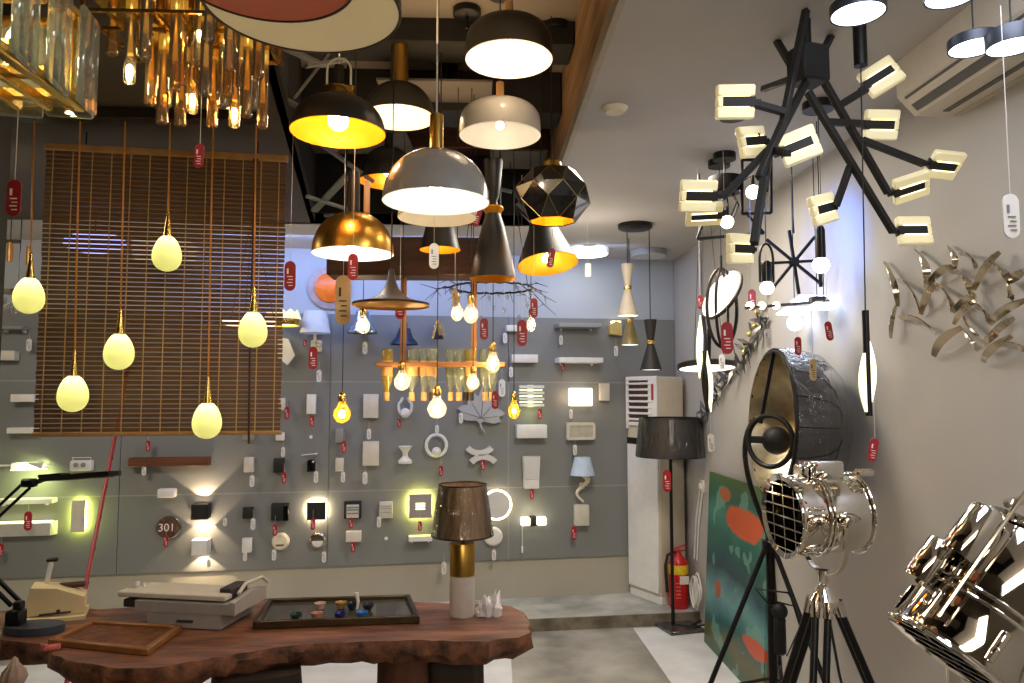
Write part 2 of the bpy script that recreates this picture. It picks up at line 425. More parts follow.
def handle(t, s):
    b = MB(); b.lathe([(0, 36 * s), (17.5 * s, 36 * s), (17.5 * s, 43 * s), (16 * s, 45 * s), (0, 45 * s)], n=24); part('brass_collar', b, m_brass, t)
    b = MB(); w = 12 * s; pts = [(-w, 0, 44 * s), (-w, 0, 66 * s)] + [(-w * cos(a), 0, 66 * s + w * sin(a)) for a in [pi * i / 8 for i in range(1, 8)]] + [(w, 0, 66 * s), (w, 0, 44 * s)]
    b.tube(pts, .004, 8); part('handle', b, m_cream, t)
    for x in (-1, 1):
        b = MB(); b.lathe([(0, 42 * s), (4 * s, 42 * s), (4 * s, 49 * s), (0, 49 * s)], (x * w, 0, 0), 14); part('bolt', b, m_brass, t)
    b = MB(); b.lathe([(0, 45 * s), (5 * s, 45 * s), (5 * s, 70 * s), (0, 72 * s)], n=14); part('socket', b, m_bronze, t)
m_umber = M('umber_shade', (44, 35, 27), .5, .2, .1)
m_bulbn = E('neutral_bulb', (255, 246, 236), 80)
pendant('black dome pendant with a gold inside and an arched handle on top', 338, 133, 2.4, dome(47.5, 38), m_blackdome, m_goldin, (), bulb=(10.5, 13), extra=handle, cordm=m_wcord)
pendant('black dome pendant with cream inside under a tall brass stem', 399, 118, 3.0, dome(36, 36), m_blackdome, m_cream_in, (('brass_stem', 9, 34, 82, m_brassb),), bulb=(4.5, 12))
pendant('small black dome pendant with gold inside, half hidden behind the grey dome', 388, 182, 3.55, dome(29, 36), m_blackdome, m_goldin, (('stem', 4, 35, 50, m_black),), bulb=(4, 10))
pendant('large glossy grey dome pendant with a brass cylinder on top', 436, 202, 2.3, dome(54, 53), m_greyl, m_inner, (('brass_cylinder', 7, 51, 90, m_brassb),), bulb=(7, 16), cordm=m_wcord, cordr=.003, bulbm=m_bulbn)
pendant('cream shallow pendant lamp just below the glossy grey dome', 437, 218, 2.65, dome(39.5, 26), m_cream, m_cream_in, (('stem', 4, 25, 40, m_black),), bulb=(3, 8))
def woodbit(t, s):
    b = MB(); b.box((13 * s, 0, 58 * s), (6 * s, 4 * s, 34 * s), .003); part('wooden_pull', b, m_wstem, t)
pendant('brushed brass dome pendant with a white inside and dark stem', 353, 254, 2.7, dome(40.5, 42), m_brassb, m_inner, (('dark_stem', 6, 41, 84, m_bronze),), bulb=(7, 12), extra=woodbit, bulbm=m_bulbn)
pendant('black flat drum pendant with a white inside and wooden stem, topmost', 509, 60, 2.4, drum(45, 39), m_blackdome, m_inner, (('wooden_stem', 4.5, 38, 62, m_wstem),), bulb=(6, 13))
pendant('grey and white drum pendant below the black drum pendant', 500, 136, 2.72, drum(41.5, 33), m_opal, m_inner, (('wooden_stem', 4, 32, 56, m_wstem),), bulb=(4, 11))
CG = 'cone pendant lamps in the ceiling recess'
pendant('small black cone pendant with gold inside below the cream shade', 440, 250, 3.05, [(20.5, 0), (19.5, 3), (11, 40), (10, 41), (0, 42)], m_blackdome, m_goldin, (('stem', 3, 41, 52, m_brass),), CG, bulb=(4, 10))
def ring(t, s):
    b = MB(); b.lathe([(7 * s, 66 * s), (11 * s, 72 * s), (10 * s, 74 * s), (6 * s, 70 * s), (7 * s, 66 * s)], n=24); part('gold_ring', b, m_gold, t)
pendant('tall narrow black cone pendant with a gold ring around its neck', 493, 279, 3.0, [(23.5, 0), (22.5, 4), (18, 28), (12, 52), (5, 74), (4, 80), (6, 84), (9, 110), (10, 122), (0, 124)], m_blackdome, m_goldin, (), CG, bulb=None, extra=ring)
pendant('blue-black wide cone pendant with an orange-gold inside', 541, 268, 3.35, [(30.5, 0), (29.5, 3), (15, 38), (13, 46), (11, 47), (0, 48)], m_black, m_goldin, (('stem', 3, 47, 58, m_black),), CG, bulb=(5, 6), tilt=(-.22, -.1))
pendant('black trumpet pendant with a wide flat brim and gold underside', 391, 306, 2.58, [(38.5, 0), (38.5, 2.5), (30, 4), (20, 7), (13, 11), (8, 17), (5, 24), (3.4, 32), (2.5, 37), (0, 37)], m_umber, m_goldin, (), CG, bulb=None)

# faceted black pendant
def facet():
    s = 2.9 / F; p = at(552, 222, 2.9); t = thing('pendant_lamp', 'faceted glossy black pendant with thin brass edges and gold inside', 'pendant lamp', p, 0.2, CG)
    rings = [(24, 0), (39, 18), (38, 34), (24, 52), (11, 57)]; n = 8
    P = [[V((r * s * cos(2 * pi * (j + (i % 2) * .5) / n), r * s * sin(2 * pi * (j + (i % 2) * .5) / n), z * s)) for j in range(n)] for i, (r, z) in enumerate(rings)]
    b = MB(); w = MB()
    for i in range(len(P) - 1):
        for j in range(n):
            k = (j + 1) % n; sh = i % 2
            A_, B_ = P[i], P[i + 1]
            if sh == 0: tr = [(A_[j], A_[k], B_[j]), (A_[k], B_[k], B_[j])]
            else: tr = [(A_[j], B_[k], B_[j]), (A_[j], A_[k], B_[k])]
            for q in tr:
                b._f([b._v(x) for x in q])
                if i < 3: w.tube([q[0], q[2]], .001, 4)
    part('shade', b, m_blackgl, t, flat=True); part('edge_wire', w, m_brass, t)
    g = MB(); g.lathe([(23 * s, 1 * s), (34 * s, 18 * s), (30 * s, 34 * s), (0, 46 * s)], n=8); part('shade_lining', g, m_gold, t)
    c = MB(); c.lathe([(0, 55 * s), (11 * s, 55 * s), (9 * s, 62 * s), (3 * s, 66 * s), (0, 66 * s)], n=16); part('brass_cap', c, m_brass, t)
    c = MB(); c.tube([(0, 0, 65 * s), (0, 0, cordtop(p) - p.z)], .0025, 6); part('cord', c, m_cord, t)
    bb = MB(); bb.sphere((0, 0, 26 * s), .02, 12, 8); part('bulb', bb, m_bulbs, t)
facet()

# big layered discs at the top
def discs():
    p = at(303, 8, 1.5)
    t = thing('disc_pendant', 'big layered pendant of a cream disc and a terracotta disc, cut by the top edge', 'pendant lamp', p)
    for nm, px, py, Y, rp, m, es in (('cream_disc', 303, 8, 1.5, 100, (214, 192, 144), 0.26), ('terracotta_disc', 262, -24, 1.36, 94, (190, 98, 70), 0.1)):
        s = Y / F; c = at(px, py, Y) - p; r = rp * s
        b = MB(); b.lathe([(0, 0), (r * .97, 0), (r * .97, .004), (0, .004)], c, 72); o = part(nm, b, M('disc_face', m, 0.6, 0, 0.03, 3, emit=m, es=es), t, 'cream underside' if es > .2 else 'terracotta underside')
        b = MB(); b.lathe([(r * .97, -.002), (r, -.002), (r, .02), (r * .96, .024), (0, .024), (0, .012), (r * .97, .012)], c, 72); part('rim', b, m_bronze, o)
    b = MB(); c = at(262, -24, 1.36) - p
    b.tube([(0, 0, .024), (0, 0, cordtop(p) - p.z)], .004, 8); b.tube([c + V((0, 0, .02)), V((0, 0, .12))], .004, 8); part('cord', b, m_cord, t)
discs()

# ------------------------------------------------ glass tube chandelier
m_tube = G('ribbed_glass_tube', (250, 246, 236), 2.4, 0.04, 1.5, 0.05)
m_tubea = M('glowing_gold_tube', (244, 196, 96), 0.2, 0.7, 0.3, 30, emit=(236, 170, 56), es=.3)  # gold metal with emission added so the sleeves look lit
m_tubeg = G('amber_tube_glass', (255, 238, 200), 2.4, 0.04, 1.5, 0.06)
def tubes():
    Y = 1.9; s = Y / F; c = at(188, 30, Y)
    t = thing('tube_chandelier', 'brass chandelier hung with many clear glass tubes, upper left', 'chandelier', V((c.x, c.y, 2.63)))
    b = MB(); b.box((0, 0, -.012), (.46, .34, .024), .006); part('ceiling_plate', b, m_brass, t)
    spec = [(112, 55, 0), (129, 83, -1), (133, 57, 1), (150, 105, 0), (162, 124, -1), (166, 106, 1), (180, 126, 0), (192, 113, 1), (199, 60, -1), (212, 127, 1), (223, 108, 0),
            (234, 127, 1), (241, 88, -1), (253, 110, 0), (262, 128, 1), (246, 117, -1), (155, 80, 1.5), (174, 92, -1.5), (186, 70, 1.5), (205, 95, -1.5), (219, 80, 1.5), (145, 60, -1.5), (229, 70, -1.5),
            (236, 52, 1.5), (258, 78, -1.5), (171, 45, 1.8), (209, 42, -1.8), (188, 40, 0), (140, 34, 1.8), (160, 48, 0.3), (226, 40, 0.6), (180, 84, -.6), (198, 84, .8), (248, 62, .4), (160, 70, .9), (176, 60, -.2), (193, 64, .2), (204, 70, -.3), (216, 58, .9), (228, 96, -.3), (240, 74, .6), (256, 66, -.5), (221, 36, .1), (246, 40, -1), (168, 30, -.6), (152, 30, 1)]
    lit = {129: 12, 166: 16, 192: 14, 212: 52, 234: 14, 241: 36, 262: 74, 155: 32, 171: 24, 145: 36, 180: 40, 223: 60, 150: 50, 253: 44, 199: 30, 186: 60, 236: 20}
    for px, bot, k in spec:
        p = at(px, bot, Y + k * .07); lp = p - t.location; L = random.uniform(.17, .2)
        g = MB(); R = .0145
        g.lathe([(R * .75, 0), (R, .004), (R, L), (R * .6, L + .006), (R * .6, L + .002), (R * .86, L - .004), (R * .86, .006), (R * .75, 0)], lp, 12); part('glass_tube', g, m_tube if int(px) % 2 else m_tubeg, t)
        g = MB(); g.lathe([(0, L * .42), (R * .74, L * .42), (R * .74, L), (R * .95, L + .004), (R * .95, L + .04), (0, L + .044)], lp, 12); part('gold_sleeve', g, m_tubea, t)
        g = MB(); top = -.02 - lp.z
        g.tube([lp + V((0, 0, L + .04)), lp + V((0, 0, max(top, L + .05)))], .003, 6); part('hanging_rod', g, m_brass, t)
        if px in lit:
            g = MB(); hz = lit[px] * s
            g.sphere(lp + V((0, 0, hz)), .0085, 12, 8, 1, 1, 1.9); part('bulb', g, m_bulbs, t)
    b = MB()
    for k in range(8): b.bar((-.2 + .057 * k, -.13, -.1), (-.2 + .057 * k, .15, -.1), .008)
    for k in range(4): b.bar((-.21, -.13 + .09 * k, -.1), (.21, -.13 + .09 * k, -.1), .008)
    for x, y in ((-.2, -.13), (.2, -.13), (-.2, .14), (.2, .14)): b.bar((x, y, -.1), (x, y, -.02), .008)
    part('brass_frame', b, m_brass, t)
tubes()

# ------------------------------------------------ glass slab chandelier, far upper left
m_slab = G('bevelled_glass', (232, 238, 228), 2.2, 0.03, 1.5, 0.07)
def slabs():
    Y1 = 1.32; c = at(98, 118, Y1); x1 = c.x; z0 = c.z; z1 = z0 + .17; Y0 = .7; x0 = x1 - .62
    t = thing('glass_chandelier', 'brass framed chandelier walled with thick glass slabs, top left corner', 'chandelier', V(((x0 + x1) / 2, (Y0 + Y1) / 2, z0)))
    o = t.location
    def L(x, y, z): return V((x, y, z)) - o
    for i in range(7):
        y = Y1 - .04 - i * .088
        b = MB(); b.box(L(x1, y, (z0 + z1) / 2), (.012, .078, .17), .004, Matrix.Rotation(.18, 3, 'Z')); part('glass_slab', b, m_slab, t)
    for i in range(7):
        x = x1 - .05 - i * .088
        b = MB(); b.box(L(x, Y1, (z0 + z1) / 2), (.078, .012, .17), .004, Matrix.Rotation(.18, 3, 'Z')); part('glass_slab', b, m_slab, t)
    for k in range(9):
        b = MB(); x = x1 - .02 - k * .052
        b.bar(L(x, Y0, z0 + .012), L(x, Y1 - .02, z0 + .012), .012 if k else .02, .02, .003)
        part('brass_bar', b, m_brass, t)
    b = MB()
    for y in (Y1 - .03, Y1 - .12, Y1 - .21, Y1 - .3, Y1 - .39): b.bar(L(x0, y, z0 + .03), L(x1 - .02, y, z0 + .03), .016, .02, .003)
    for zz in (z0 + .165,):
        for x in (x0, x1 - .02): b.bar(L(x, Y0, zz), L(x, Y1, zz), .014)
        for y in (Y0, Y1 - .02): b.bar(L(x0, y, zz), L(x1, y, zz), .014)
    for x in (x0, x1 - .03):
        for y in (Y0 + .03, Y1 - .04): b.bar(L(x, y, z0), L(x, y, z1), .012)
    part('brass_frame', b, m_brass, t)
    b = MB(); b.box(L((x0 + x1) / 2, (Y0 + Y1) / 2, z1 + .012), (.5, .5, .014), .003); b.tube([L((x0 + x1) / 2, (Y0 + Y1) / 2, z1), L((x0 + x1) / 2, (Y0 + Y1) / 2, HC)], .012, 10); part('hanging_rod', b, m_brass, t)
    for k, (dx, dy) in enumerate(((.09, .1), (.24, .12), (.4, .1), (.09, .3), (.25, .32))):
        b = MB(); b.sphere(L(x1 - dx, Y1 - dy, z0 + .09), .011, 12, 8, 1, 1, 1.8); part('bulb', b, m_bulbs, t)
        b = MB(); b.lathe([(0, .03), (.013, .03), (.013, .07), (0, .07)], L(x1 - dx, Y1 - dy, z0), 14); part('candle_tube', b, m_brass, t)
slabs()

# ------------------------------------------------ egg pendants on a long canopy
m_egg = bpy.data.materials.new('frosted_glass_egg'); m_egg.use_nodes = True
_n = m_egg.node_tree; _n.nodes.remove(_n.nodes['Principled BSDF'])
_t = _n.nodes.new('ShaderNodeBsdfTranslucent'); _t.inputs[0].default_value = lin((240, 242, 186))
_d = _n.nodes.new('ShaderNodeBsdfDiffuse'); _d.inputs[0].default_value = lin((230, 232, 186))
_g = _n.nodes.new('ShaderNodeBsdfGlossy'); _g.inputs['Roughness'].default_value = .2
_m1 = _n.nodes.new('ShaderNodeMixShader'); _m1.inputs[0].default_value = .3
_m2 = _n.nodes.new('ShaderNodeMixShader'); _m2.inputs[0].default_value = .05
_n.links.new(_t.outputs[0], _m1.inputs[1]); _n.links.new(_d.outputs[0], _m1.inputs[2]); _n.links.new(_m1.outputs[0], _m2.inputs[1]); _n.links.new(_g.outputs[0], _m2.inputs[2])
_n.links.new(_m2.outputs[0], _n.nodes['Material Output'].inputs['Surface'])
m_eggt = E('egg_bulb', (255, 246, 190), 28)
m_ocord = M('orange_cord', (196, 126, 40), 0.5, 0.2, 0.1)
def eggs():
    Y = 2.8; s = Y / F
    a = at(18, 122, Y); c = at(266, 124, Y)
    b = MB(); mid = (a + c) / 2; b.box((mid.x, Y, HC - .022), (c.x - a.x, .07, .042), .004)
    solo('pendant_canopy', b, m_bronze, 'long narrow bronze canopy holding the cords of the egg pendants', 'lamp canopy', V((mid.x, Y, HC - .04)), world=True)
    labs = ['leftmost egg pendant, hanging left of the bamboo blind by a tall brass cone', 'second egg pendant from the left, low over the left part of the bamboo blind', 'third egg pendant from the left, at mid height of the bamboo blind',
            'highest egg pendant, hanging before the upper middle of the bamboo blind', 'rightmost egg pendant, before the right edge of the bamboo blind', 'lowest egg pendant, overlapping the bottom edge of the bamboo blind']
    for (px, py, cx), lab in zip(((29, 295, 34), (73, 393, 80), (119, 351, 125), (167, 253, 170), (253, 329, 256), (207, 420, 213)), labs):
        p = at(px, py, Y); t = thing('egg_pendant', lab, 'pendant lamp', p, 0, 'glowing egg pendants')
        R = 13.6 * s; h = 18.5 * s
        pr = []
        for i in range(0, 13):
            ang = pi * i / 14
            z = -cos(ang) * h * 1.0; r = R * sin(ang) * (1 - 0.2 * (z / h))
            pr.append((max(r, 0), z))
        cut = 9
        b = MB(); b.lathe(pr + [(0, pr[-1][1] + .001)], n=32); part('glass_egg', b, m_egg, t)
        b = MB(); b.sphere((0, 0, pr[-1][1] - .03), .014, 14, 10, 1, 1, 1.2); part('bulb', b, m_eggt, t)
        zt = pr[-1][1]
        b = MB(); b.lathe([(R * .3, zt - .01), (R * .28, zt + .01), (R * .16, zt + .06), (R * .09, zt + .095), (0, zt + .095)], n=16); part('brass_cone', b, m_brass, t)
        b = MB()
        topp = at(cx, 126, Y) - p
        b.tube([(0, 0, zt + .09), (topp.x * .5, 0, (zt + topp.z) * .5), (topp.x, 0, HC - .045 - p.z)], .0032, 8); part('cord', b, m_ocord, t)
eggs()

# ------------------------------------------------ bamboo blind
m_slat = M('bamboo_slat', (106, 72, 36), 0.5, 0, 0.3, 7, stretch=(0.6, 4, 60))
m_thread = M('blind_thread', (190, 150, 92), 0.7, 0, 0)
m_rail = M('bamboo_rail', (170, 128, 78), 0.5, 0, 0.15)
def blind():
    Y = 3.05; a = at(39.5, 290, Y - .02); c = at(284, 290, Y + .1); w = (c - a).length; w = V((c.x - a.x, c.y - a.y, 0)).length
    zt = 2.60; zb = at(160, 432, Y + .05).z
    t = thing('bamboo_blind', 'large brown bamboo slat blind hanging behind the egg pendants', 'blind', V((a.x, a.y, zb)), atan2(c.y - a.y, c.x - a.x))
    n = 60; hgt = zt - zb; pit = hgt / n
    b = MB()
    for i in range(n):
        b.box((w / 2, 0, pit * (i + .5)), (w - random.uniform(0, .008), .003, pit * .8), 0, Matrix.Rotation(random.uniform(-.012, .012) * .1, 3, 'Y'))
    part('slats', b, m_slat, t, flat=True)
    b = MB()
    for i in range(13): b.bar((.03 + (w - .06) * i / 12, -.0035, 0), (.03 + (w - .06) * i / 12, -.0035, hgt), .004, .002)
    part('threads', b, m_thread, t)
    b = MB(); b.box((w / 2, 0, hgt + .012), (w + .01, .02, .03), .004); part('top_rail', b, m_rail, t)
    b = MB(); b.box((w / 2, 0, -.006), (w + .01, .012, .018), .004); part('bottom_rail', b, m_rail, t)
    b = MB()
    for x in (.15, w - .12): b.tube([(x, 0, hgt + .02), (x, 0, HC - zb)], .003, 6)
    part('hanging_cord', b, m_cord, t)
    b = MB(); b.tube([(w * .866, -.012, hgt), (w * .862, -.012, hgt * .35), (w * .868, -.012, -.05)], .005, 6); b.sphere((w * .866, -.012, hgt - .005), .012, 10, 6); part('pull_cord', b, m_dwood, t)
blind()

# ------------------------------------------------ bottle rack chandelier
m_bg = G('green_bottle_glass', (236, 240, 218), 1.6, .03, 1.5, .13)
m_by = G('yellow_bottle_glass', (242, 214, 110), 1.4, .03, 1.5, .25)
m_lab = M('bottle_label', (214, 164, 96), .6, 0, .15)
m_dkcap = M('dark_bottle_neck', (52, 44, 34), .4, .2, .1)
def rack():
    Y = 3.4; s = Y / F
    bm_ = MB(); p0 = at(330, 259, Y); p1 = at(506, 259, Y); z1 = at(400, 240, Y).z; z0 = at(400, 278, Y).z
    t = thing('bottle_chandelier', 'wooden rack chandelier with upside-down bottles in its bar', 'chandelier', V(((p0.x + p1.x) / 2, Y, z0)))
    o = t.location
    bm_.box(((p0.x + p1.x) / 2, Y, (z0 + z1) / 2), (p1.x - p0.x, .16, z1 - z0), .006); part('ceiling_beam_box', bm_, m_dwood, t, world=True)
    b = MB()
    for x in (345, 500): q = at(x, 245, Y); b.tube([q, V((q.x, q.y, HR if q.x < RX - .02 else HC))], .005, 8)
    part('hanging_rod', b, m_black, t, world=True)
    zb = at(440, 365, Y).z
    for x, top in ((403, 272), (474, 272)):
        q = at(x, 365, Y); b = MB(); b.box((q.x, Y, (zb + z0) / 2), (.026, .026, z0 - zb), .003); part('wooden_post', b, m_wood2, t, world=True)
    q0 = at(378, 365, Y); q1 = at(505, 367, Y)
    b = MB()
    for dy in (-.05, .05): b.box(((q0.x + q1.x) / 2, Y + dy, zb), (q1.x - q0.x, .022, .022), .003)
    for x in (379, 404, 474, 502): q = at(x, 366, Y); b.box((q.x, Y, zb), (.022, .12, .018), .003)
    part('bottle_bar', b, m_wood2, t, world=True)
    spec = ((387, 0), (412, 0), (424, 0), (432, 0), (451, 1), (459, 1), (466, 1), (471, 2), (485, 1), (492, 1))
    for i, (x, k) in enumerate(spec):
        q = at(x, 373, Y + (-.012 if i % 2 else .014)); R = 5.6 * s
        g = MB(); g.lathe([(0, 24 * s), (R * .85, 24 * s), (R, 22 * s), (R, -4 * s), (R * .85, -9 * s), (R * .42, -15 * s), (R * .38, -26 * s), (R * .42, -27 * s), (0, -27 * s)], q, 18)
        bo = part('bottle', g, m_by if k == 2 or i in (0,) else m_bg, t, world=True)
        bo['label'] = 'yellow glass bottle' if k == 2 else 'clear green glass bottle'
        g = MB(); g.lathe([(R * 1.01, 12 * s), (R * 1.02, 11 * s), (R * 1.02, -2 * s), (R * 1.01, -3 * s)], q, 18); part('paper_label', g, m_lab if k != 1 else m_bg, bo, world=True)
        g = MB(); g.lathe([(0, -19 * s), (R * .5, -19 * s), (R * .5, -27.5 * s), (0, -27.5 * s)], q, 14); part('bottle_neck_wrap', g, (m_dkcap if i in (3, 6, 7) else m_lab), bo, world=True)
rack()

# ------------------------------------------------ bulb pendants
m_fil = E('filament', (255, 206, 120), 120)
m_filw = E('filament_bright', (255, 232, 196), 100)
m_gbulb = G('amber_bulb_glass', (255, 246, 228), 1.4, .02, 1.45, .06)
m_obulb = G('orange_bulb_glass', (255, 214, 130), 1.0, .02, 1.45, .12)
def bulb(label, px, py, Y, rp, hp, glass=m_gbulb, fil=m_filw, top=None, sock=m_brass, name='bulb_pendant'):
    s = Y / F; p = at(px, py, Y); t = thing(name, label, 'bulb pendant', p, 0, 'filament bulbs on bare cords')
    R = rp * s; Hh = hp * s
    pr = [(R * sin(pi * i / 16), -Hh * cos(pi * i / 16)) for i in range(0, 13)] + [(R * .42, Hh * 1.15), (R * .38, Hh * 1.4)]
    b = MB(); b.lathe(pr, n=20); part('glass_bulb', b, glass, t)
    b = MB(); b.sphere((0, 0, 0), R * .42, 12, 8, 1, 1, 1.2); part('filament', b, fil, t)
    b = MB(); b.lathe([(0, Hh * 1.35), (R * .45, Hh * 1.35), (R * .5, Hh * 1.9), (R * .35, Hh * 2.3), (R * .12, Hh * 2.45), (0, Hh * 2.45)], n=16); part('socket', b, sock, t)
    zt = cordtop(p) if top is None else top
    b = MB(); b.tube([(0, 0, Hh * 2.4), (0, 0, zt - p.z)], .002, 6); part('cord', b, m_cord, t)
bulb('orange globe bulb hanging alone left of the bottle rack', 342, 414, 3.6, 8.5, 9, m_obulb, m_fil)
bulb('clear bulb hanging left of the black trumpet pendant', 363, 326, 3.7, 7, 8)
bulb('globe bulb under the left post of the bottle rack', 402, 382, 3.3, 8, 8.5)
bulb('globe bulb hanging lowest below the middle of the bottle rack', 437, 409, 3.3, 9.5, 9.5)
bulb('slim bulb hanging below the ring chandelier, left of a rounder bulb', 457, 313, 3.2, 6, 8.5)
bulb('round bulb hanging below the ring chandelier, beside a slimmer bulb', 471, 315, 3.2, 7.5, 8.5)
bulb('pear-shaped bulb at the right end of the bottle rack', 493, 364, 3.3, 7, 9)
bulb('glowing bulb low among the yellow bottles of the rack', 473, 383, 3.3, 6.5, 7)
bulb('amber bulb hanging right of the maple leaf lamp', 514, 411, 3.5, 5.8, 8, m_obulb, m_fil)
bulb('small bulb hanging at the right of the ring chandelier', 531, 325, 3.6, 5, 7)

# ------------------------------------------------ ring chandelier with twigs
def ringc():
    Y = 4.0; s = Y / F; p = at(492, 288, Y); t = thing('branch_chandelier', 'thin black ring chandelier with twigs and crystal drops', 'chandelier', p)
    R = 41 * s
    b = MB(); b.tube([(R * cos(2 * pi * i / 40), R * .95 * sin(2 * pi * i / 40), .003 * sin(3 * i)) for i in range(40)], .006, 6, closed=True); part('ring', b, m_black, t)
    b = MB(); random.seed(3)
    for i in range(22):
        a = 2 * pi * i / 22; r0 = V((R * cos(a), R * .95 * sin(a), 0)); d = V((cos(a), sin(a), random.uniform(-.9, .3))); L = random.uniform(.08, .17)
        m = r0 + d * L * .5 + V((0, 0, random.uniform(-.02, .03))); e = r0 + d * L
        b.tube([r0, m, e], [.003, .0025, .0012], 5)
        b.tube([m, m + V((random.uniform(-.05, .05), random.uniform(-.05, .05), random.uniform(-.06, .04)))], [.002, .001], 5)
    part('twigs', b, m_black, t)
    for i in range(18):
        a = 2 * pi * i / 18 + .1; q = V((R * cos(a), R * .95 * sin(a), -.02 - .06 * (i % 3)))
        g = MB(); g.tube([q + V((0, 0, .02 + .06 * (i % 3))), q + V((0, 0, .012))], .0012, 4); part('drop_wire', g, m_wcord, t)
        g = MB(); g.lathe([(0, .014), (.011, 0), (0, -.022)], q, 6); part('crystal_drop', g, m_crys, t, flat=True)
    b = MB(); zt = (HR if p.x < RX else HC) - p.z
    for a in (0.4, 2.5, 4.6): b.tube([(R * cos(a), R * .95 * sin(a), 0), (R * .3 * cos(a), R * .3 * sin(a), HC + .2 - p.z if zt > 1.2 else zt), (R * .3 * cos(a), R * .3 * sin(a), zt)], .002, 5)
    part('hanging_wire', b, m_cord, t)
m_crys = G('crystal', (246, 246, 250), 3.0, .02, 1.6, .1)
ringc()

# ------------------------------------------------ hourglass pendants and ceiling discs at the back
def hour(label, px, py, Y, prof, m, band, lit):
    s = Y / F; p = at(px, py, Y); t = thing('hourglass_pendant', label, 'pendant lamp', p, 0, 'hourglass pendants near the tall air conditioner')
    b = MB(); b.lathe([(r * s, z * s) for r, z in prof], n=28); part('shade', b, m, t)
    bz = band; b = MB(); b.lathe([(bz[0] * s * .9, (bz[1] - 2) * s), (bz[0] * s, (bz[1] - 1.5) * s), (bz[0] * s, (bz[1] + 1.5) * s), (bz[0] * s * .9, (bz[1] + 2) * s)], n=24); part('brass_band', b, m_brass, t)
    b = MB(); b.lathe([(0, .002), (prof[0][0] * s * .94, .002), (prof[0][0] * s * .94, .006), (0, .006)], n=24); part('diffuser', b, lit, t)
    b = MB(); b.tube([(0, 0, prof[-1][1] * s - .01), (0, 0, HC - p.z)], .003, 6); part('cord', b, m_cord, t)
HP = [(10.5, 0), (9.5, 4), (3.2, 27), (3.2, 31), (6.5, 53), (6, 53), (0, 50)]
hour('cream hourglass pendant hanging from the oval black canopy', 628, 316, 4.7, HP, M('putty_shade', (178, 168, 154), .5, 0, .04), (4.0, 29), m_gloww)
hour('black hourglass pendant with a brass waist, lower right of the cream one', 651, 370, 4.7, [(11, 0), (10, 4), (3.4, 26), (3.4, 30), (6.5, 51), (6, 51), (0, 49)], m_blackm, (4.2, 28), m_gloww)
hour('olive-gold hourglass pendant just below the cream one', 630, 345, 5.0, [(9, 0), (8.5, 3), (3.2, 24), (4, 30), (0, 30)], M('olive_shade', (142, 128, 84), .45, .3, .08), (4, 25), m_gloww)
b = MB(); p = onz(635, 226, HC - .01); b.lathe([(0, -.03), (.1, -.03), (.108, -.024), (.108, 0), (0, 0)], n=36); 
b.M = Matrix.Identity(4); solo('pendant_canopy', b, m_black, 'round black ceiling canopy above the hourglass pendants', 'lamp canopy', V((p.x, p.y, HC)))
def cdisc(label, px, py, rp, m, Yz, rim):
    p = onz(px, py, HC - .04); s = p.y / F; t = thing('ceiling_disc_lamp', label, 'ceiling lamp', V((p.x, p.y, HC)), 0, 'flat round ceiling lamps'); r = rp * s
    b = MB(); b.lathe([(0, -.045), (r * .93, -.045), (r * .96, -.036), (0, -.036)], n=40); part('diffuser', b, m, t)
    b = MB(); b.lathe([(r * .96, -.042), (r, -.04), (r, -.001), (0, -.001)], n=40); part('housing', b, rim, t)
cdisc('brightly lit flat round ceiling lamp at the back of the dropped ceiling', 588, 254, 21, E('lit_disc', (255, 246, 230), 9), 5, m_cream)
cdisc('unlit white flat round ceiling lamp near the hourglass pendants', 648, 256, 19, M('opal', (196, 198, 200), .4), 5, m_greyp)
b = MB(); p = at(588, 270, 4.3); b.box((0, 0, 0), (.035, .003, .08), .002); b.tube([(0, 0, .04), (0, 0, HC - p.z)], .001, 4); 
solo('hanging_price_tag', b, m_tagw, 'white tag hanging under the lit round ceiling lamp', 'price tag', p, group='price tags')

# tan wooden tag and a few ceiling canopies
for px, py, lab in ((467, 14, 'nearest'), (447, 66, 'middle'), (556, 29, 'rightmost')):
    p = onz(px, py, HR - .02); b = MB(); b.lathe([(0, -.03), (.05, -.03), (.056, -.026), (.056, 0), (0, 0)], n=28)
    b.tube([(0, 0, -.03), (0, 0, -.08)], .006, 8)
    solo('pendant_canopy', b, m_black, {'nearest': 'black round canopy on the recess ceiling left of the topmost black drum pendant', 'middle': 'small black round canopy on the recess ceiling behind the white cord', 'rightmost': 'black round canopy on the recess ceiling right of the topmost black drum pendant'}[lab], 'lamp canopy', V((p.x, p.y, HR)))
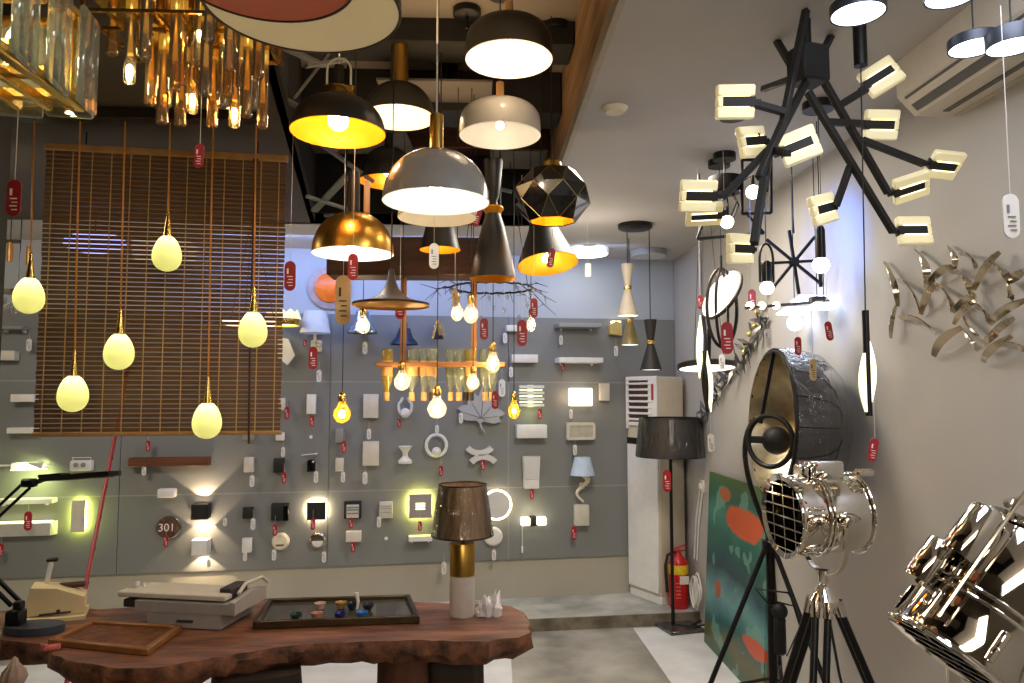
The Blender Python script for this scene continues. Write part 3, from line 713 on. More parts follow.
# ================================================================ right side: black branch chandelier
m_acry = M('lit_acrylic', (250, 240, 196), 0.35, 0, 0.03, 8, emit=(255, 232, 166), es=0.2)
m_acryc = E('acrylic_glow', (255, 236, 180), 3.2)
def branch():
    Y = 2.0; p = at(808, 66, Y)
    t = thing('branch_arm_chandelier', 'big black chandelier of crossing bars with square lit acrylic plates', 'chandelier', V((p.x, p.y, p.z)))
    Yb = {}
    def P(px, py, dy=0.0): return at(px, py, Y + dy)
    b = MB(); r = Matrix.Rotation(.25, 3, 'Z')
    b.box(P(808, 66), (.09, .08, .105), .006, r); part('hub', b, m_blackm, t, world=True)
    b = MB(); c = P(806, 20, .02); b.tube([V((c.x, c.y, c.z - .08)), V((c.x, c.y, HC))], .013, 10); part('ceiling_rod', b, m_black, t, world=True)
    sticks = [((806, 10, -.05), (782, 128, -.12)), ((771, 31, .2), (795, 72, .02)), ((835, 28, .15), (820, 58, .03)), ((763, 89, .3), (800, 76, .04)), ((806, 82, -.02), (768, 156, -.1)),
              ((783, 122, -.12), (759, 178, -.2)), ((768, 150, -.1), (722, 198, -.05)), ((784, 112, -.12), (752, 103, -.16)), ((770, 148, -.1), (764, 190, -.2)), ((764, 178, -.2), (754, 244, -.3)),
              ((768, 145, .04), (756, 136, .0)), ((776, 150, -.16), (788, 153, -.25)), ((808, 92, -.04), (893, 232, .08)), ((822, 78, .0), (888, 193, .1)), ((842, 104, .04), (868, 88, .0)),
              ((828, 122, .0), (866, 124, .06)), ((862, 140, .06), (924, 164, .1)), ((850, 166, .03), (836, 206, .06))]
    for a, c in sticks:
        b = MB(); b.bar(P(*a), P(*c), .018, .018, .0015); part('arm', b, m_blackm, t, world=True)
    # plates: centre px, direction of the bar end, normal
    plates = [(735, 102, -.16, (-1, 0, -.03), (.15, -1, -.25)), (752, 142, .0, (-1, -.5, -.25), (.45, -1, 0)), (799, 146, -.08, (1, -.4, .35), (-.45, -1, -.1)), (698, 196, -.05, (-1, 0, 0), (.1, -1, -.35)),
              (704, 214, .05, (-1, .2, -.02), (.2, -.55, -1)), (740, 249, .05, (-1, -.6, -.1), (.5, -1, -.1)), (881, 77, .0, (1, -.4, .6), (-.5, -1, .1)), (881, 125, .06, (1, 0, 0), (-.1, -1, -.3)),
              (944, 165, .1, (1, .1, -.05), (-.1, -.75, -.75)), (911, 187, .1, (1, -.3, .3), (-.3, -.7, -.9)), (823, 209, .06, (-1, -.5, -.35), (.45, -1, 0)), (914, 231, .08, (1, 0, .02), (-.1, -1, .15))]
    S = .1
    for px, py, dy, d, nrm in plates:
        c = P(px, py, dy); d = V(d).normalized(); n = V(nrm); n = (n - d * n.dot(d)).normalized(); u = n.cross(d)
        R = Matrix((d, u, n)).transposed()
        b = MB(); b.M = Matrix.Translation(c) @ R.to_4x4()
        w = S / 2; iw = .014; hh = .044
        for q, sz in (((0, (hh + iw) / 2 - .001, 0), (S, hh - iw, .022)), ((0, -(hh + iw) / 2 + .001, 0), (S, hh - iw, .022)), (((w + iw * 1.6) / 2, 0, 0), (w - iw * 1.6, iw * 2 + .002, .022))):
            b.box(q, sz, .004)
        o = part('light_plate', b, m_acry, t, world=True)
        b = MB(); b.M = Matrix.Translation(c) @ R.to_4x4()
        b.box((-.008, 0, 0), (.086, .025, .024), .001); b.box((-.058, 0, 0), (.02, .012, .012), .001); part('plate_bar', b, m_blackm, o, world=True)
        b = MB(); b.M = Matrix.Translation(c) @ R.to_4x4()
        for yy in (.0138, -.0138): b.box((.0, yy, 0), (.07, .0022, .026))
        part('led_strip', b, m_acryc, o, world=True)
branch()

# ------------------------------------------------ round LED pendants, top right
m_slate = M('slate_metal', (44, 47, 54), .4, .4, .05)
def puck(label, px, py, Y, rp, hp):
    hp *= .7; s = Y / F; p = at(px, py, Y); r = rp * s; t = thing('led_disc_pendant', label, 'pendant lamp', p, 0, 'round LED pendants')
    b = MB(); b.lathe([(0, -.001), (r * .94, -.001), (r * .94, .003), (0, .003)], n=40); part('diffuser', b, m_ledw, t)
    b = MB(); b.lathe([(r * .94, -.003), (r, -.003), (r, hp * s), (r * .97, hp * s + .002), (0, hp * s + .002), (0, .004), (r * .94, .004)], n=40); part('housing', b, m_slate, t)
    b = MB(); b.tube([(0, 0, hp * s), (0, 0, HC - p.z)], .002, 6); part('cord', b, m_cord, t)
puck('round LED pendant facing down just above the right of the branch chandelier', 858, 13, 1.7, 28, 14)
puck('round LED pendant cut by the top edge, right of the one over the branch chandelier', 951, -4, 1.38, 26, 14)
puck('round LED pendant overlapping the wall air conditioner', 974, 47, 1.6, 25, 13)
puck('round LED pendant at the top right corner beside the white tag string', 1012, 46, 1.45, 25, 22)

# ------------------------------------------------ split air conditioner on the right wall
m_ac = M('ac_white', (216, 206, 188), .45, 0, .03)
m_acd = M('ac_slot', (96, 92, 86), .5, 0, .05)
def splitac():
    c = onx(958, 117, XR); y1 = c.y; z0 = c.z; L = .85; Hh = .27; D = .2
    t = thing('split_air_conditioner', 'cream split air conditioner high on the right wall', 'air conditioner', V((XR, y1 - L / 2, z0)))
    prof = [(0, 0), (D * .72, 0.0), (D, .06), (D * 1.02, .15), (D * .93, Hh - .02), (D * .8, Hh), (0, Hh)]
    b = MB(); b.M = Matrix(((0, 0, 0, 0), (0, 0, 1, 0), (0, 1, 0, 0), (0, 0, 0, 1)))
    m = Matrix.Identity(4); b.M = m
    n = len(prof); f0 = [b._v((-x, L / 2, z)) for x, z in prof]; f1 = [b._v((-x, -L / 2, z)) for x, z in prof]
    b._f(f0); b._f(f1[::-1])
    for i in range(n): b._f((f0[i], f0[(i + 1) % n], f1[(i + 1) % n], f1[i]))
    part('casing', b, m_ac, t)
    b = MB(); rt = Matrix.Rotation(-.85, 3, 'Y')
    def slot(u, w, off, m, nm, d=.006):
        bb = MB(); mid = V((-(D * .72 + (D * .28) * u), 0, .06 * u)); nn = V((-.06, 0, -.28 * D)).normalized()
        bb.box(mid + nn * off, (w, L - .06, d), .001, Matrix.Rotation(math.atan2(.06, -.28 * D), 3, 'Y').inverted() if False else Matrix.Rotation(math.atan2(.06, .28 * D), 3, 'Y')); return part(nm, bb, m, t)
    slot(.5, .06, .001, m_acd, 'air_outlet'); slot(.62, .024, .006, m_ac, 'louver', .004)
    b = MB(); b.box((-D * .36, 0, -.001), (.02, L - .1, .004)); part('bottom_groove', b, m_acd, t)
    b = MB(); b.box((-D * .1, 0, Hh / 2), (.004, L - .02, Hh)); 
    part('mounting_plate', b, m_acd, t)
splitac()

# ------------------------------------------------ slim stem pendant in front of the right wall
m_leaf = M('leaf_diffuser', (255, 250, 226), .4, 0, .02, emit=(255, 246, 206), es=1.2)
def slim():
    Y = 1.95; s = Y / F; p = at(869, 416, Y); t = thing('slim_pendant', 'slim black stem pendant with two glowing leaf plates before the right wall', 'pendant lamp', p)
    b = MB(); b.tube([(0, 0, 0), (0, 0, 108 * s)], .009, 10); part('stem', b, m_black, t)
    for sg, z0, z1, x in ((-1, 4, 64, 3.2), (1, 14, 76, 3)):
        b = MB(); pts = []; k = 14
        for i in range(k + 1): pts.append((sg * (x * s + 5.5 * s * sin(pi * i / k)), z0 * s + (z1 - z0) * s * i / k))
        poly = pts + [(sg * x * s * .5, z1 * s), (sg * x * s * .5, z0 * s)]
        if sg < 0: poly = poly[::-1]
        b.wallprism(poly, -.006, .006); part('leaf_plate', b, m_leaf, t)
    c = at(860, 43, Y); b = MB(); b.tube([(0, 0, 108 * s), V((c.x - p.x, 0, at(860, 64, Y).z - p.z))], .0018, 6); part('cord', b, m_cord, t)
    z0 = at(860, 66, Y).z - p.z
    b = MB(); b.lathe([(0, z0), (.018, z0), (.018, HC - p.z), (0, HC - p.z)], (c.x - p.x, 0, 0), 20); part('ceiling_cylinder', b, m_black, t)
slim()

# ------------------------------------------------ cluster of pendants before the right wall
def ovalring():
    Y = 3.3; s = Y / F; p = at(722, 308, Y); t = thing('ring_pendant', 'black oval ring pendant holding a tilted lit disc', 'pendant lamp', p, 0)
    b = MB(); rot = Matrix.Rotation(.3, 4, 'Z'); b.M = rot
    for rr in (18,): b.tube([(rr * s * cos(2 * pi * i / 40), 0, 40 * s * sin(2 * pi * i / 40)) for i in range(40)], .008, 8, closed=True)
    b.M = Matrix.Rotation(.9, 4, 'Z'); b.tube([(17 * s * cos(2 * pi * i / 40), 0, 39 * s * sin(2 * pi * i / 40)) for i in range(40)], .007, 8, closed=True)
    part('oval_frame', b, m_bronze, t)
    n = V((-.85, -.25, .46)); 
    b = MB(); b.frame((0, -.01, 13 * s), n); b.lathe([(0, .012), (27 * s, .012), (27 * s, .004), (0, .004)], n=36); part('lit_disc', b, m_glow, t)
    b = MB(); b.frame((0, -.01, 13 * s), n); b.lathe([(0, -.004), (28.5 * s, -.004), (29 * s, .01), (27.5 * s, .013), (27.3 * s, .003), (0, .003)], n=36); part('disc_rim', b, m_bronze, t)
    b = MB(); b.tube([(0, 0, 40 * s), (0, 0, 54 * s)], .006, 8); b.tube([(0, 0, 52 * s), (0, 0, HC - p.z)], .0022, 6); part('cord', b, m_cord, t)
    b = MB(); b.lathe([(0, -.03), (.05, -.03), (.05, 0), (0, 0)], (0, 0, HC - p.z), 24); part('ceiling_canopy', b, m_black, t)
ovalring()
def leafp():
    Y = 3.5; s = Y / F; p = at(706, 412, Y); t = thing('leaf_pendant', 'black twin-blade pendant with glowing leaf edges left of the oval ring', 'pendant lamp', p)
    for x0, z0, z1, w, lean, lab in ((-2, 34, 98, 7, 2, 'upper blade'), (1, 0, 62, 8, -3, 'lower blade')):
        b = MB(); k = 14
        b.ribbon([(x0 * s + lean * s * i / k, 0, z0 * s + (z1 - z0) * s * i / k) for i in range(k + 1)], [max(.003, w * .45 * s * sin(pi * i / k)) for i in range(k + 1)], V((.5, -1, 0)), .012); part('blade', b, m_black, t)
        b = MB(); sx = -4 if x0 < 0 else 4
        b.ribbon([((x0 + sx) * s + lean * s * i / k, 0, z0 * s + (z1 - z0) * s * i / k) for i in range(k + 1)], [max(.002, w * .5 * s * sin(pi * i / k)) for i in range(k + 1)], V((1, 0, 0)), .008); part('leaf_diffuser', b, m_leaf, t)
    b = MB(); b.tube([(0, 0, 30 * s), (-2 * s, 0, 98 * s), (-2 * s, 0, HC - p.z)], .0022, 6); part('cord', b, m_cord, t)
    b = MB(); b.bar((5 * s, .03, 40 * s), (7 * s, .03, 85 * s), .018, .01); part('side_bar', b, m_black, t)
leafp()
def flatdisc():
    Y = 3.9; s = Y / F; p = at(707, 368, Y); r = 29.5 * s; t = thing('flat_disc_pendant', 'thin black flat disc pendant lit white underneath', 'pendant lamp', p)
    b = MB(); b.lathe([(0, -.002), (r * .93, -.002), (r * .93, .004), (0, .004)], n=48); part('diffuser', b, m_gloww, t)
    b = MB(); b.lathe([(r * .93, -.003), (r, 0), (r, .022), (r * .9, .03), (0, .03), (0, .006), (r * .93, .006)], n=48); part('shade', b, m_black, t)
    b = MB()
    for a in (0, 2.1, 4.2): b.tube([(r * .6 * cos(a), r * .6 * sin(a), .03), (r * .15 * cos(a), r * .15 * sin(a), HC - p.z)], .0016, 5)
    part('hanging_wire', b, m_cord, t)
    for o in t.children:
        if o.name.split('.')[0] in ('diffuser', 'shade'): o.rotation_euler = (-.1, 0, 0)
flatdisc()
def lantern():
    Y = 3.2; s = Y / F; p = at(725, 186, Y); t = thing('frame_pendant', 'black cylinder pendant with open square wire frames and two globe bulbs', 'pendant lamp', p)
    def L(px, py, dy=0): return at(px, py, Y + dy) - p
    b = MB(); b.lathe([(0, -8 * s), (15 * s, -8 * s), (16.5 * s, -6 * s), (16.5 * s, 9 * s), (0, 9 * s)], n=32); part('black_drum', b, m_black, t)
    b = MB(); b.tube([(0, 0, 9 * s), (0, 0, HC - p.z)], .004, 6); b.lathe([(0, -.03), (.05, -.03), (.05, 0), (0, 0)], (0, 0, HC - p.z), 24); part('ceiling_canopy', b, m_black, t)
    b = MB()
    q = [L(742, 160, -.05), L(771, 160, -.05), L(771, 213, -.05), L(742, 214, -.05)]
    for i in range(4): b.bar(q[i], q[(i + 1) % 4], .011)
    q2 = [L(697, 239, .02), L(764, 233, .02), L(742, 205, .05), L(706, 218, .05)]
    b.bar(q2[0], q2[1], .012); b.bar(q2[0], L(707, 212, .03), .01); b.bar(q2[1], L(745, 212, .03), .01)
    part('wire_frame', b, m_black, t)
    b = MB()
    for k in range(6):
        a = k * 1.05; b.tube([(9 * s * cos(a), 9 * s * sin(a), -8 * s), (14 * s * cos(a), 14 * s * sin(a), -20 * s), (6 * s * cos(a), 6 * s * sin(a), -36 * s)], .004, 6)
    part('cable_loop', b, m_black, t)
    for px, py, r in ((753, 192, 7.2), (727, 222, 6.8)):
        c = L(px, py, -.02); b = MB(); b.sphere(c, r * s, 16, 12); part('globe_bulb', b, E('globe', (255, 246, 232), 7), t)
        b = MB(); b.tube([c + V((0, 0, r * s * .8)), c + V((0, 0, r * s * 2.4))], .008, 8)
        b.tube([c + V((0, 0, r * s * 2.4)), (0, 0, -6 * s)], .002, 5); part('bulb_holder', b, m_black, t)
lantern()
def star():
    Y = 3.0; s = Y / F; p = at(794, 262, Y); t = thing('star_chandelier', 'black eight-spoke star chandelier with a vertical stem', 'chandelier', p)
    for k in range(8):
        a = k * pi / 4 + .06; L = 36 if k % 2 else 34
        b = MB(); b.bar((0, 0, 0), (L * s * cos(a), .02 * sin(a), L * s * sin(a)), .011); part('spoke', b, m_black, t)
    b = MB(); b.frame((0, 0, 0), (0, -1, 0)); b.lathe([(0, -.015), (.018, -.015), (.018, .015), (0, .015)], n=16); part('hub', b, m_black, t)
    b = MB(); b.tube([(0, 0, 30 * s), (0, 0, 44 * s), (0, 0, HC - p.z)], [.006, .004, .003], 6); b.lathe([(0, -.03), (.055, -.03), (.055, 0), (0, 0)], (0, 0, HC - p.z), 24); part('ceiling_stem', b, m_black, t)
star()
def platebar():
    Y = 3.15; s = Y / F; p = at(790, 302, Y); t = thing('plate_bar_pendant', 'horizontal bar pendant carrying lit square plates below the star chandelier', 'pendant lamp', p)
    def L(px, py, dy=0): return at(px, py, Y + dy) - p
    b = MB(); b.bar(L(746, 308, -.25), L(842, 300, .12), .012, .012); b.box(L(817, 299, .02), (.06, .05, .02), .003); part('bar', b, m_bronze, t)
    for px, py, dy, w in ((795, 311, -.1, .12), (823, 306, .0, .12), (808, 299, .12, .12)):
        b = MB(); b.box(L(px, py, dy), (w, w * .9, .008), .002, Matrix.Rotation(-.14, 3, 'X')); part('lit_plate', b, E('plate_glow', (226, 238, 255), 5), t)
    b = MB()
    for px, dy in ((750, -.23), (762, -.2), (776, -.14)): b.sphere(L(px, 307, dy) + V((0, 0, .006)), .016, 12, 8)
    part('small_bulbs', b, E('small_globe', (255, 246, 226), 8), t)
    b = MB(); a = L(817, 297, .02); b.tube([a, V((a.x, a.y, HC - p.z))], .002, 6); part('cord', b, m_cord, t)
platebar()
m_globe = E('cool_globe', (216, 232, 255), 9)
def globe(label, px, py, Y, r, kind):
    s = Y / F; p = at(px, py, Y); t = thing('globe_pendant', label, 'pendant lamp', p, 0, 'globe bulb pendants before the right wall')
    b = MB(); b.sphere((0, 0, 0), r * s, 18, 12); part('globe_bulb', b, m_globe, t)
    top = r * s
    if kind == 1:
        b = MB(); b.lathe([(0, top * .9), (5 * s, top * .9), (5.5 * s, 24 * s), (3 * s, 28 * s), (0, 28 * s)], n=16); part('socket', b, m_black, t)
        b = MB(); b.tube([(-7 * s, 0, 6 * s)] + [(-7 * s * cos(a), 0, 30 * s + 16 * s * sin(a)) for a in [pi * i / 8 for i in range(9)]] + [(7 * s, 0, 6 * s)], .005, 6); part('wire_loop', b, m_black, t)
        top = 46 * s
    elif kind == 2:
        b = MB(); b.lathe([(0, top * .8), (5 * s, top * .8), (5 * s, 36 * s), (3.5 * s, 40 * s), (0, 40 * s)], (0, 0, 0), 16); part('socket', b, m_black, t)
        b = MB(); b.bar((1.5 * s, .02, -22 * s), (1.5 * s, .02, 34 * s), .012, .008); part('side_bar', b, m_black, t); top = 40 * s
    else:
        b = MB(); b.lathe([(0, top * .95), (3 * s, top * .95), (3 * s, 14 * s), (0, 14 * s)], n=14); part('socket', b, m_black, t); top = 14 * s
    b = MB(); b.tube([(0, 0, top - .002), (0, 0, HC - p.z)], .0022, 6); part('cord', b, m_cord, t)
globe('globe bulb pendant hanging inside a narrow black wire loop', 767, 288, 2.9, 7, 1)
globe('globe bulb pendant with a tall black socket, right of the star chandelier', 821, 265, 2.8, 8.5, 2)
globe('globe bulb pendant hanging lowest, under the lit plates', 795, 323, 3.4, 8, 0)
b = MB(); p = onz(733, 116, HC - .02); b.lathe([(0, -.03), (.05, -.03), (.05, 0), (0, 0)], n=24); solo('pendant_canopy', b, m_black, 'small black ceiling canopy left of the branch chandelier hub', 'lamp canopy', V((p.x, p.y, HC)))
b = MB(); p = onz(818, 108, HC - .02); b.lathe([(0, -.03), (.055, -.03), (.055, 0), (0, 0)], n=24); b.tube([(0, 0, -.03), (0, 0, -.75)], .002, 5); solo('pendant_canopy', b, m_black, 'black ceiling canopy seen between the bars of the branch chandelier', 'lamp canopy', V((p.x, p.y, HC)))

# ------------------------------------------------ wall sculptures
def wallpt(px, py, off): return onx(px, py, XR - off)
def birds():
    c = wallpt(965, 300, 0); t = thing('wall_sculpture', 'polished silver wall sculpture of curved bird-like blades on the right wall', 'wall sculpture', V((XR, c.y, c.z)))
    arcs = [((885, 262), (896, 282), (898, 306), 4), ((896, 306), (890, 320), (891, 338), 3), ((896, 280), (913, 282), (921, 312), 5), ((921, 314), (926, 290), (936, 284), 5), ((916, 250), (930, 262), (926, 288), 5),
            ((928, 287), (938, 268), (952, 266), 5), ((936, 284), (952, 294), (953, 312), 5), ((948, 246), (958, 256), (954, 270), 4), ((950, 272), (966, 268), (972, 294), 6), ((960, 254), (972, 252), (976, 268), 4),
            ((974, 290), (984, 262), (1000, 252), 5), ((985, 262), (1000, 262), (1009, 280), 6), ((1010, 282), (1014, 276), (1026, 270), 6), ((1008, 280), (1010, 296), (1012, 300), 5), ((953, 312), (966, 296), (976, 296), 5),
            ((976, 300), (962, 306), (954, 324), 4), ((966, 306), (984, 302), (990, 322), 6), ((900, 318), (918, 314), (936, 334), 6), ((934, 356), (938, 336), (962, 328), 6), ((962, 328), (970, 340), (976, 346), 4),
            ((990, 324), (998, 310), (1026, 300), 6), ((976, 350), (984, 340), (998, 334), 5), ((984, 362), (984, 350), (1012, 336), 5), ((1000, 344), (1014, 344), (1026, 350), 6), ((964, 316), (966, 328), (978, 336), 4), ((1014, 318), (1000, 326), (990, 336), 5)]
    for i, (a, m, c2, w) in enumerate(arcs):
        A_, B_, C_ = wallpt(*a, .012), wallpt(*m, .055), wallpt(*c2, .02); k = 10; pts = []
        for j in range(k + 1):
            u = j / k; pts.append(A_ * (1 - u) ** 2 + B_ * 2 * u * (1 - u) + C_ * u * u)
        s = pts[5].y / F
        ws = [max(.003, w * .78 * s * (.35 + .65 * sin(pi * (.1 + .8 * j / k)))) for j in range(k + 1)]
        b = MB(); b.ribbon(pts, ws, V((-.62, .3 * cos(i * 1.7), .6)), .005); part('blade', b, m_silver, t, world=True)
birds()
m_gilt = M('pale_gilt', (206, 196, 130), .3, .5, .2)
def twigs():
    c = wallpt(732, 365, 0); t = thing('wall_sculpture', 'dark metal twig wall sculpture behind the flat disc pendant', 'wall sculpture', V((XR, c.y, c.z)))
    random.seed(11); b = MB(); m1 = M('pewter_twig', (92, 90, 86), .35, .8, .2)
    path = [(768, 318), (752, 345), (740, 365), (724, 385), (712, 405), (698, 425)]
    pp = [wallpt(x, y, .02) for x, y in path]; b.tube(pp, [.006] * 6, 6)
    for i in range(60):
        u = random.random() * 4.99; k = int(u); p = pp[k].lerp(pp[k + 1], u - k)
        d = V((-random.uniform(0, .35), random.uniform(-1, 1), random.uniform(-1, 1))).normalized(); L = random.uniform(.05, .14)
        e = p + d * L + V((-.01, 0, 0)); e.x = min(e.x, XR - .008)
        b.ribbon([p, p.lerp(e, .5) + V((-.012, 0, .01)), e], [.004, .012, .001], V((0, .4, 1)), .003)
    part('twigs', b, m1, t, world=True)
    for i in range(10):
        b = MB(); x = 744 + i * 2.6; y = 352 - i * 7.5 + 4 * sin(i * 2); b.sphere(wallpt(x, y, .03), .018, 10, 6)
        part('gilt_bead', b, m_gilt, t, world=True)
twigs()

# ------------------------------------------------ studio reflector lamp on a tripod
m_fab = M('grey_reflector_cloth', (92, 89, 88), .5, .1, .25, 9, coat=.3, bump=.5, bscale=9, stretch=(1, 1, 3))
m_foil = M('gold_silver_foil', (176, 164, 136), .3, .9, .3, 14, bump=.15)
m_film = G('clear_plastic_wrap', (238, 240, 244), 2.0, .08, 1.4, .02, .8)
def leg3(t, head, r, length_px_pts, m, w, nm='leg', cap=None):
    for a, c in length_px_pts:
        b = MB(); b.tube([a, c], [w, w * .8], 10); o = part(nm, b, m, t, world=True)
        if cap:
            d = (c - a).normalized(); b = MB(); b.tube([a - d * .005, a + d * .045], w * 1.25, 12); part('chrome_cap', b, cap, o, world=True)
def studio():
    Y = 3.15; s = Y / F; c = at(772, 424, Y); foot = at(767, 424, Y)
    t = thing('studio_reflector_lamp', 'floor lamp with a big grey umbrella reflector on a black tripod', 'floor lamp', V((foot.x, Y, 0)))
    ax = V((-.995, .07, .05)).normalized(); R = 74 * s
    pr = [(R, 0), (R * .97, -.06), (R * .86, -.14), (R * .68, -.2), (R * .42, -.245), (R * .2, -.26), (0, -.262)]
    n = 16
    def shell(b, k, off):
        b.frame(c, ax); prof = [(r * k, z + off) for r, z in pr]
        rings = []
        for r, z in prof:
            rings.append([b._v((r * (1 + (.0 if j % 3 else .012)) * cos(2 * pi * j / 48), r * (1 + (.0 if j % 3 else .012)) * sin(2 * pi * j / 48), z)) for j in range(48)] if r > 1e-6 else [b._v((0, 0, z))])
        for a_, b_ in zip(rings, rings[1:]):
            for j in range(48):
                q = (j + 1) % 48
                b._f((a_[j], a_[q], b_[0])) if len(b_) == 1 else b._f((a_[j], a_[q], b_[q], b_[j]))
    b = MB(); shell(b, 1, 0); part('reflector_cloth', b, m_fab, t, world=True)
    b = MB(); shell(b, .975, .012); part('foil_lining', b, m_foil, t, world=True)
    b = MB(); b.frame(c, ax); b.tube([(R * cos(2 * pi * i / 48), R * sin(2 * pi * i / 48), .002) for i in range(48)], .007, 8, closed=True); part('rim_hoop', b, m_black, t, world=True)
    b = MB(); b.frame(c, ax)
    for i in range(n):
        a = 2 * pi * i / n; b.tube([(r * 1.006 * cos(a), r * 1.006 * sin(a), z - .003) for r, z in pr], .0035, 5)
    part('ribs', b, m_black, t, world=True)
    b = MB(); b.frame(c, ax); ux = b.M.to_3x3() @ V((0, 1, 0))
    up = V((0, 0, 1)); upl = (up - ax * up.dot(ax)).normalized()
    b.M = Matrix.Identity(4)
    b.bar(c + upl * R, c + ax * .05 - upl * .0, .016, .012); part('support_bar', b, m_black, t, world=True)
    b = MB(); rc = at(770, 441, Y - .12); b.frame(rc, (-.82, -.57, .05)); b.tube([(.105 * cos(2 * pi * i / 32), .105 * sin(2 * pi * i / 32), 0) for i in range(32)], .011, 8, closed=True); part('bulb_hoop', b, m_black, t, world=True)
    b = MB(); b.M = Matrix.Identity(4); b.sphere(c + ax * -.02 - upl * .07, .06, 20, 14); b.bar(c + ax * -.08 - upl * .07, c + ax * .1 - upl * .07, .03, .03, .004); part('bulb_housing', b, m_blackm, t, world=True)
    b = MB(); b.frame(c, ax); b.lathe([(R * 1.04, .004), (R * 1.05, -.07), (R * .98, -.17), (R * .78, -.24)], n=32, ang=2 * pi); part('plastic_wrap', b, m_film, t, world=True)
    # bracket arc and pole
    px = foot.x; hz = at(767, 545, Y).z
    b = MB(); q = c + ax * .05 - upl * R * .55
    arc = [c + ax * .07 - upl * (-.02 * 0) + V((0, 0, .02)), c + ax * .19 - upl * .12, V((px - .03, Y - .03, at(757, 520, Y).z)), V((px, Y, hz + .02))]
    pts = []
    for i in range(17):
        u = i / 16; pts.append(arc[0] * (1 - u) ** 3 + arc[1] * 3 * u * (1 - u) ** 2 + arc[2] * 3 * u * u * (1 - u) + arc[3] * u ** 3)
    b.tube(pts, .011, 8); b.tube([c - ax * .02 - upl * R * .98, V((px, Y, hz + .02))], .012, 8); part('bracket', b, m_black, t, world=True)
    b = MB(); b.tube([(px, Y, .35), (px, Y, hz + .05)], .019, 12); b.lathe([(.0, -.03), (.034, -.03), (.034, .02), (0, .02)], (px, Y, hz), 16); part('pole', b, m_black, t, world=True)
    ang0 = radians(183)
    for k in range(3):
        a = ang0 + k * 2 * pi / 3 - .05; e = V((px + .44 * cos(a), Y + .5 * sin(a), .012)); st = V((px + .02 * cos(a), Y + .02 * sin(a), hz - .01))
        b = MB(); b.tube([st, e], .011, 8); o = part('leg', b, m_black, t, world=True)
        b = MB(); b.tube([st.lerp(e, .62), V((px, Y, .42))], .007, 6); part('brace', b, m_black, o, world=True)
        b = MB(); b.sphere(e, .014, 10, 8); part('rubber_foot', b, m_blackm, o, world=True)
    b = MB()
    b.box((px + .02, Y - .03, .6), (.05, .035, .16), .012); b.sphere((px + .02, Y - .03, .7), .035, 12, 8); part('cord_transformer', b, m_blackm, t, world=True)
    b = MB(); b.tube([V((px + .02, Y - .02, .68)), V((px - .09, Y - .06, .8)), V((px + .05, Y - .05, .78)), V((px + .09, Y - .04, .72)), V((px, Y - .03, .74))], .004, 6)
    b.tube([V((px + .01, Y, hz)), V((px + .06, Y - .02, hz - .16)), V((px + .12, Y, hz - .34)), V((px + .06, Y, hz - .46)), V((px + .02, Y - .02, .62))], .0035, 6)
    part('power_cord', b, m_cord, t, world=True)
studio()

# ------------------------------------------------ chrome searchlights
def searchlight(t, c, ax, R, L, upref=(0, 0, 1), grid=True):
    def B(): b = MB(); b.frame(c, ax, upref); return b
    b = B(); b.lathe([(R * 1.0, -.005), (R * 1.01, -.02), (R * .99, -.05), (R * .97, -L * .36), (R * .98, -L * .37), (R * .98, -L * .95), (R * .94, -L), (R * .5, -L * 1.06), (0, -L * 1.07)], n=56); part('drum', b, m_chrome, t, world=True)
    b = B(); b.lathe([(R * .93, -.004), (R * .9, -L * .3), (R * .5, -L * .6), (0, -L * .7)], n=40); part('inner_reflector', b, M('dark_reflector', (96, 90, 82), .12, 1, .1), t, world=True)
    b = B()
    for z, k in ((0, 1.05), (-L * .36, 1.03), (-L * .42, 1.015), (-L * .94, 1.02)):
        b.tube([(R * k * cos(2 * pi * i / 48), R * k * sin(2 * pi * i / 48), z) for i in range(48)], R * .028 if z else R * .04, 8, closed=True)
    b.lathe([(R * .92, .0), (R * 1.06, .006), (R * 1.08, -.006), (R * .99, -.012)], n=48)
    part('rim_rings', b, m_chrome, t, world=True)
    if grid:
        b = B()
        for k in range(-3, 4):
            h = k * R * .27; w = sqrt(max(.01, (R * .94) ** 2 - h * h)); b.bar((-w, h, -.003), (w, h, -.003), .004, .012)
            b.bar((h, -w, -.008), (h, w, -.008), .004, .012) if k % 2 == 0 else None
        part('front_grille', b, m_chrome, t, world=True)
    b = B(); b.sphere((0, 0, -L * .42), R * .22, 14, 10, 1, 1, 1.3); part('bulb', b, M('clear_lamp', (210, 206, 196), .1), t, world=True)
    for k in range(6):
        b = B(); a = k * pi / 3 + .3; b.box((R * 1.03 * cos(a), R * 1.03 * sin(a), -L * .18), (R * .1, R * .1, L * .22), .003, Matrix.Rotation(a, 3, 'Z'))
        b.sphere((R * 1.08 * cos(a), R * 1.08 * sin(a), -L * .16), R * .04, 10, 8)
        part('clamp', b, m_chrome, t, world=True)
    return B
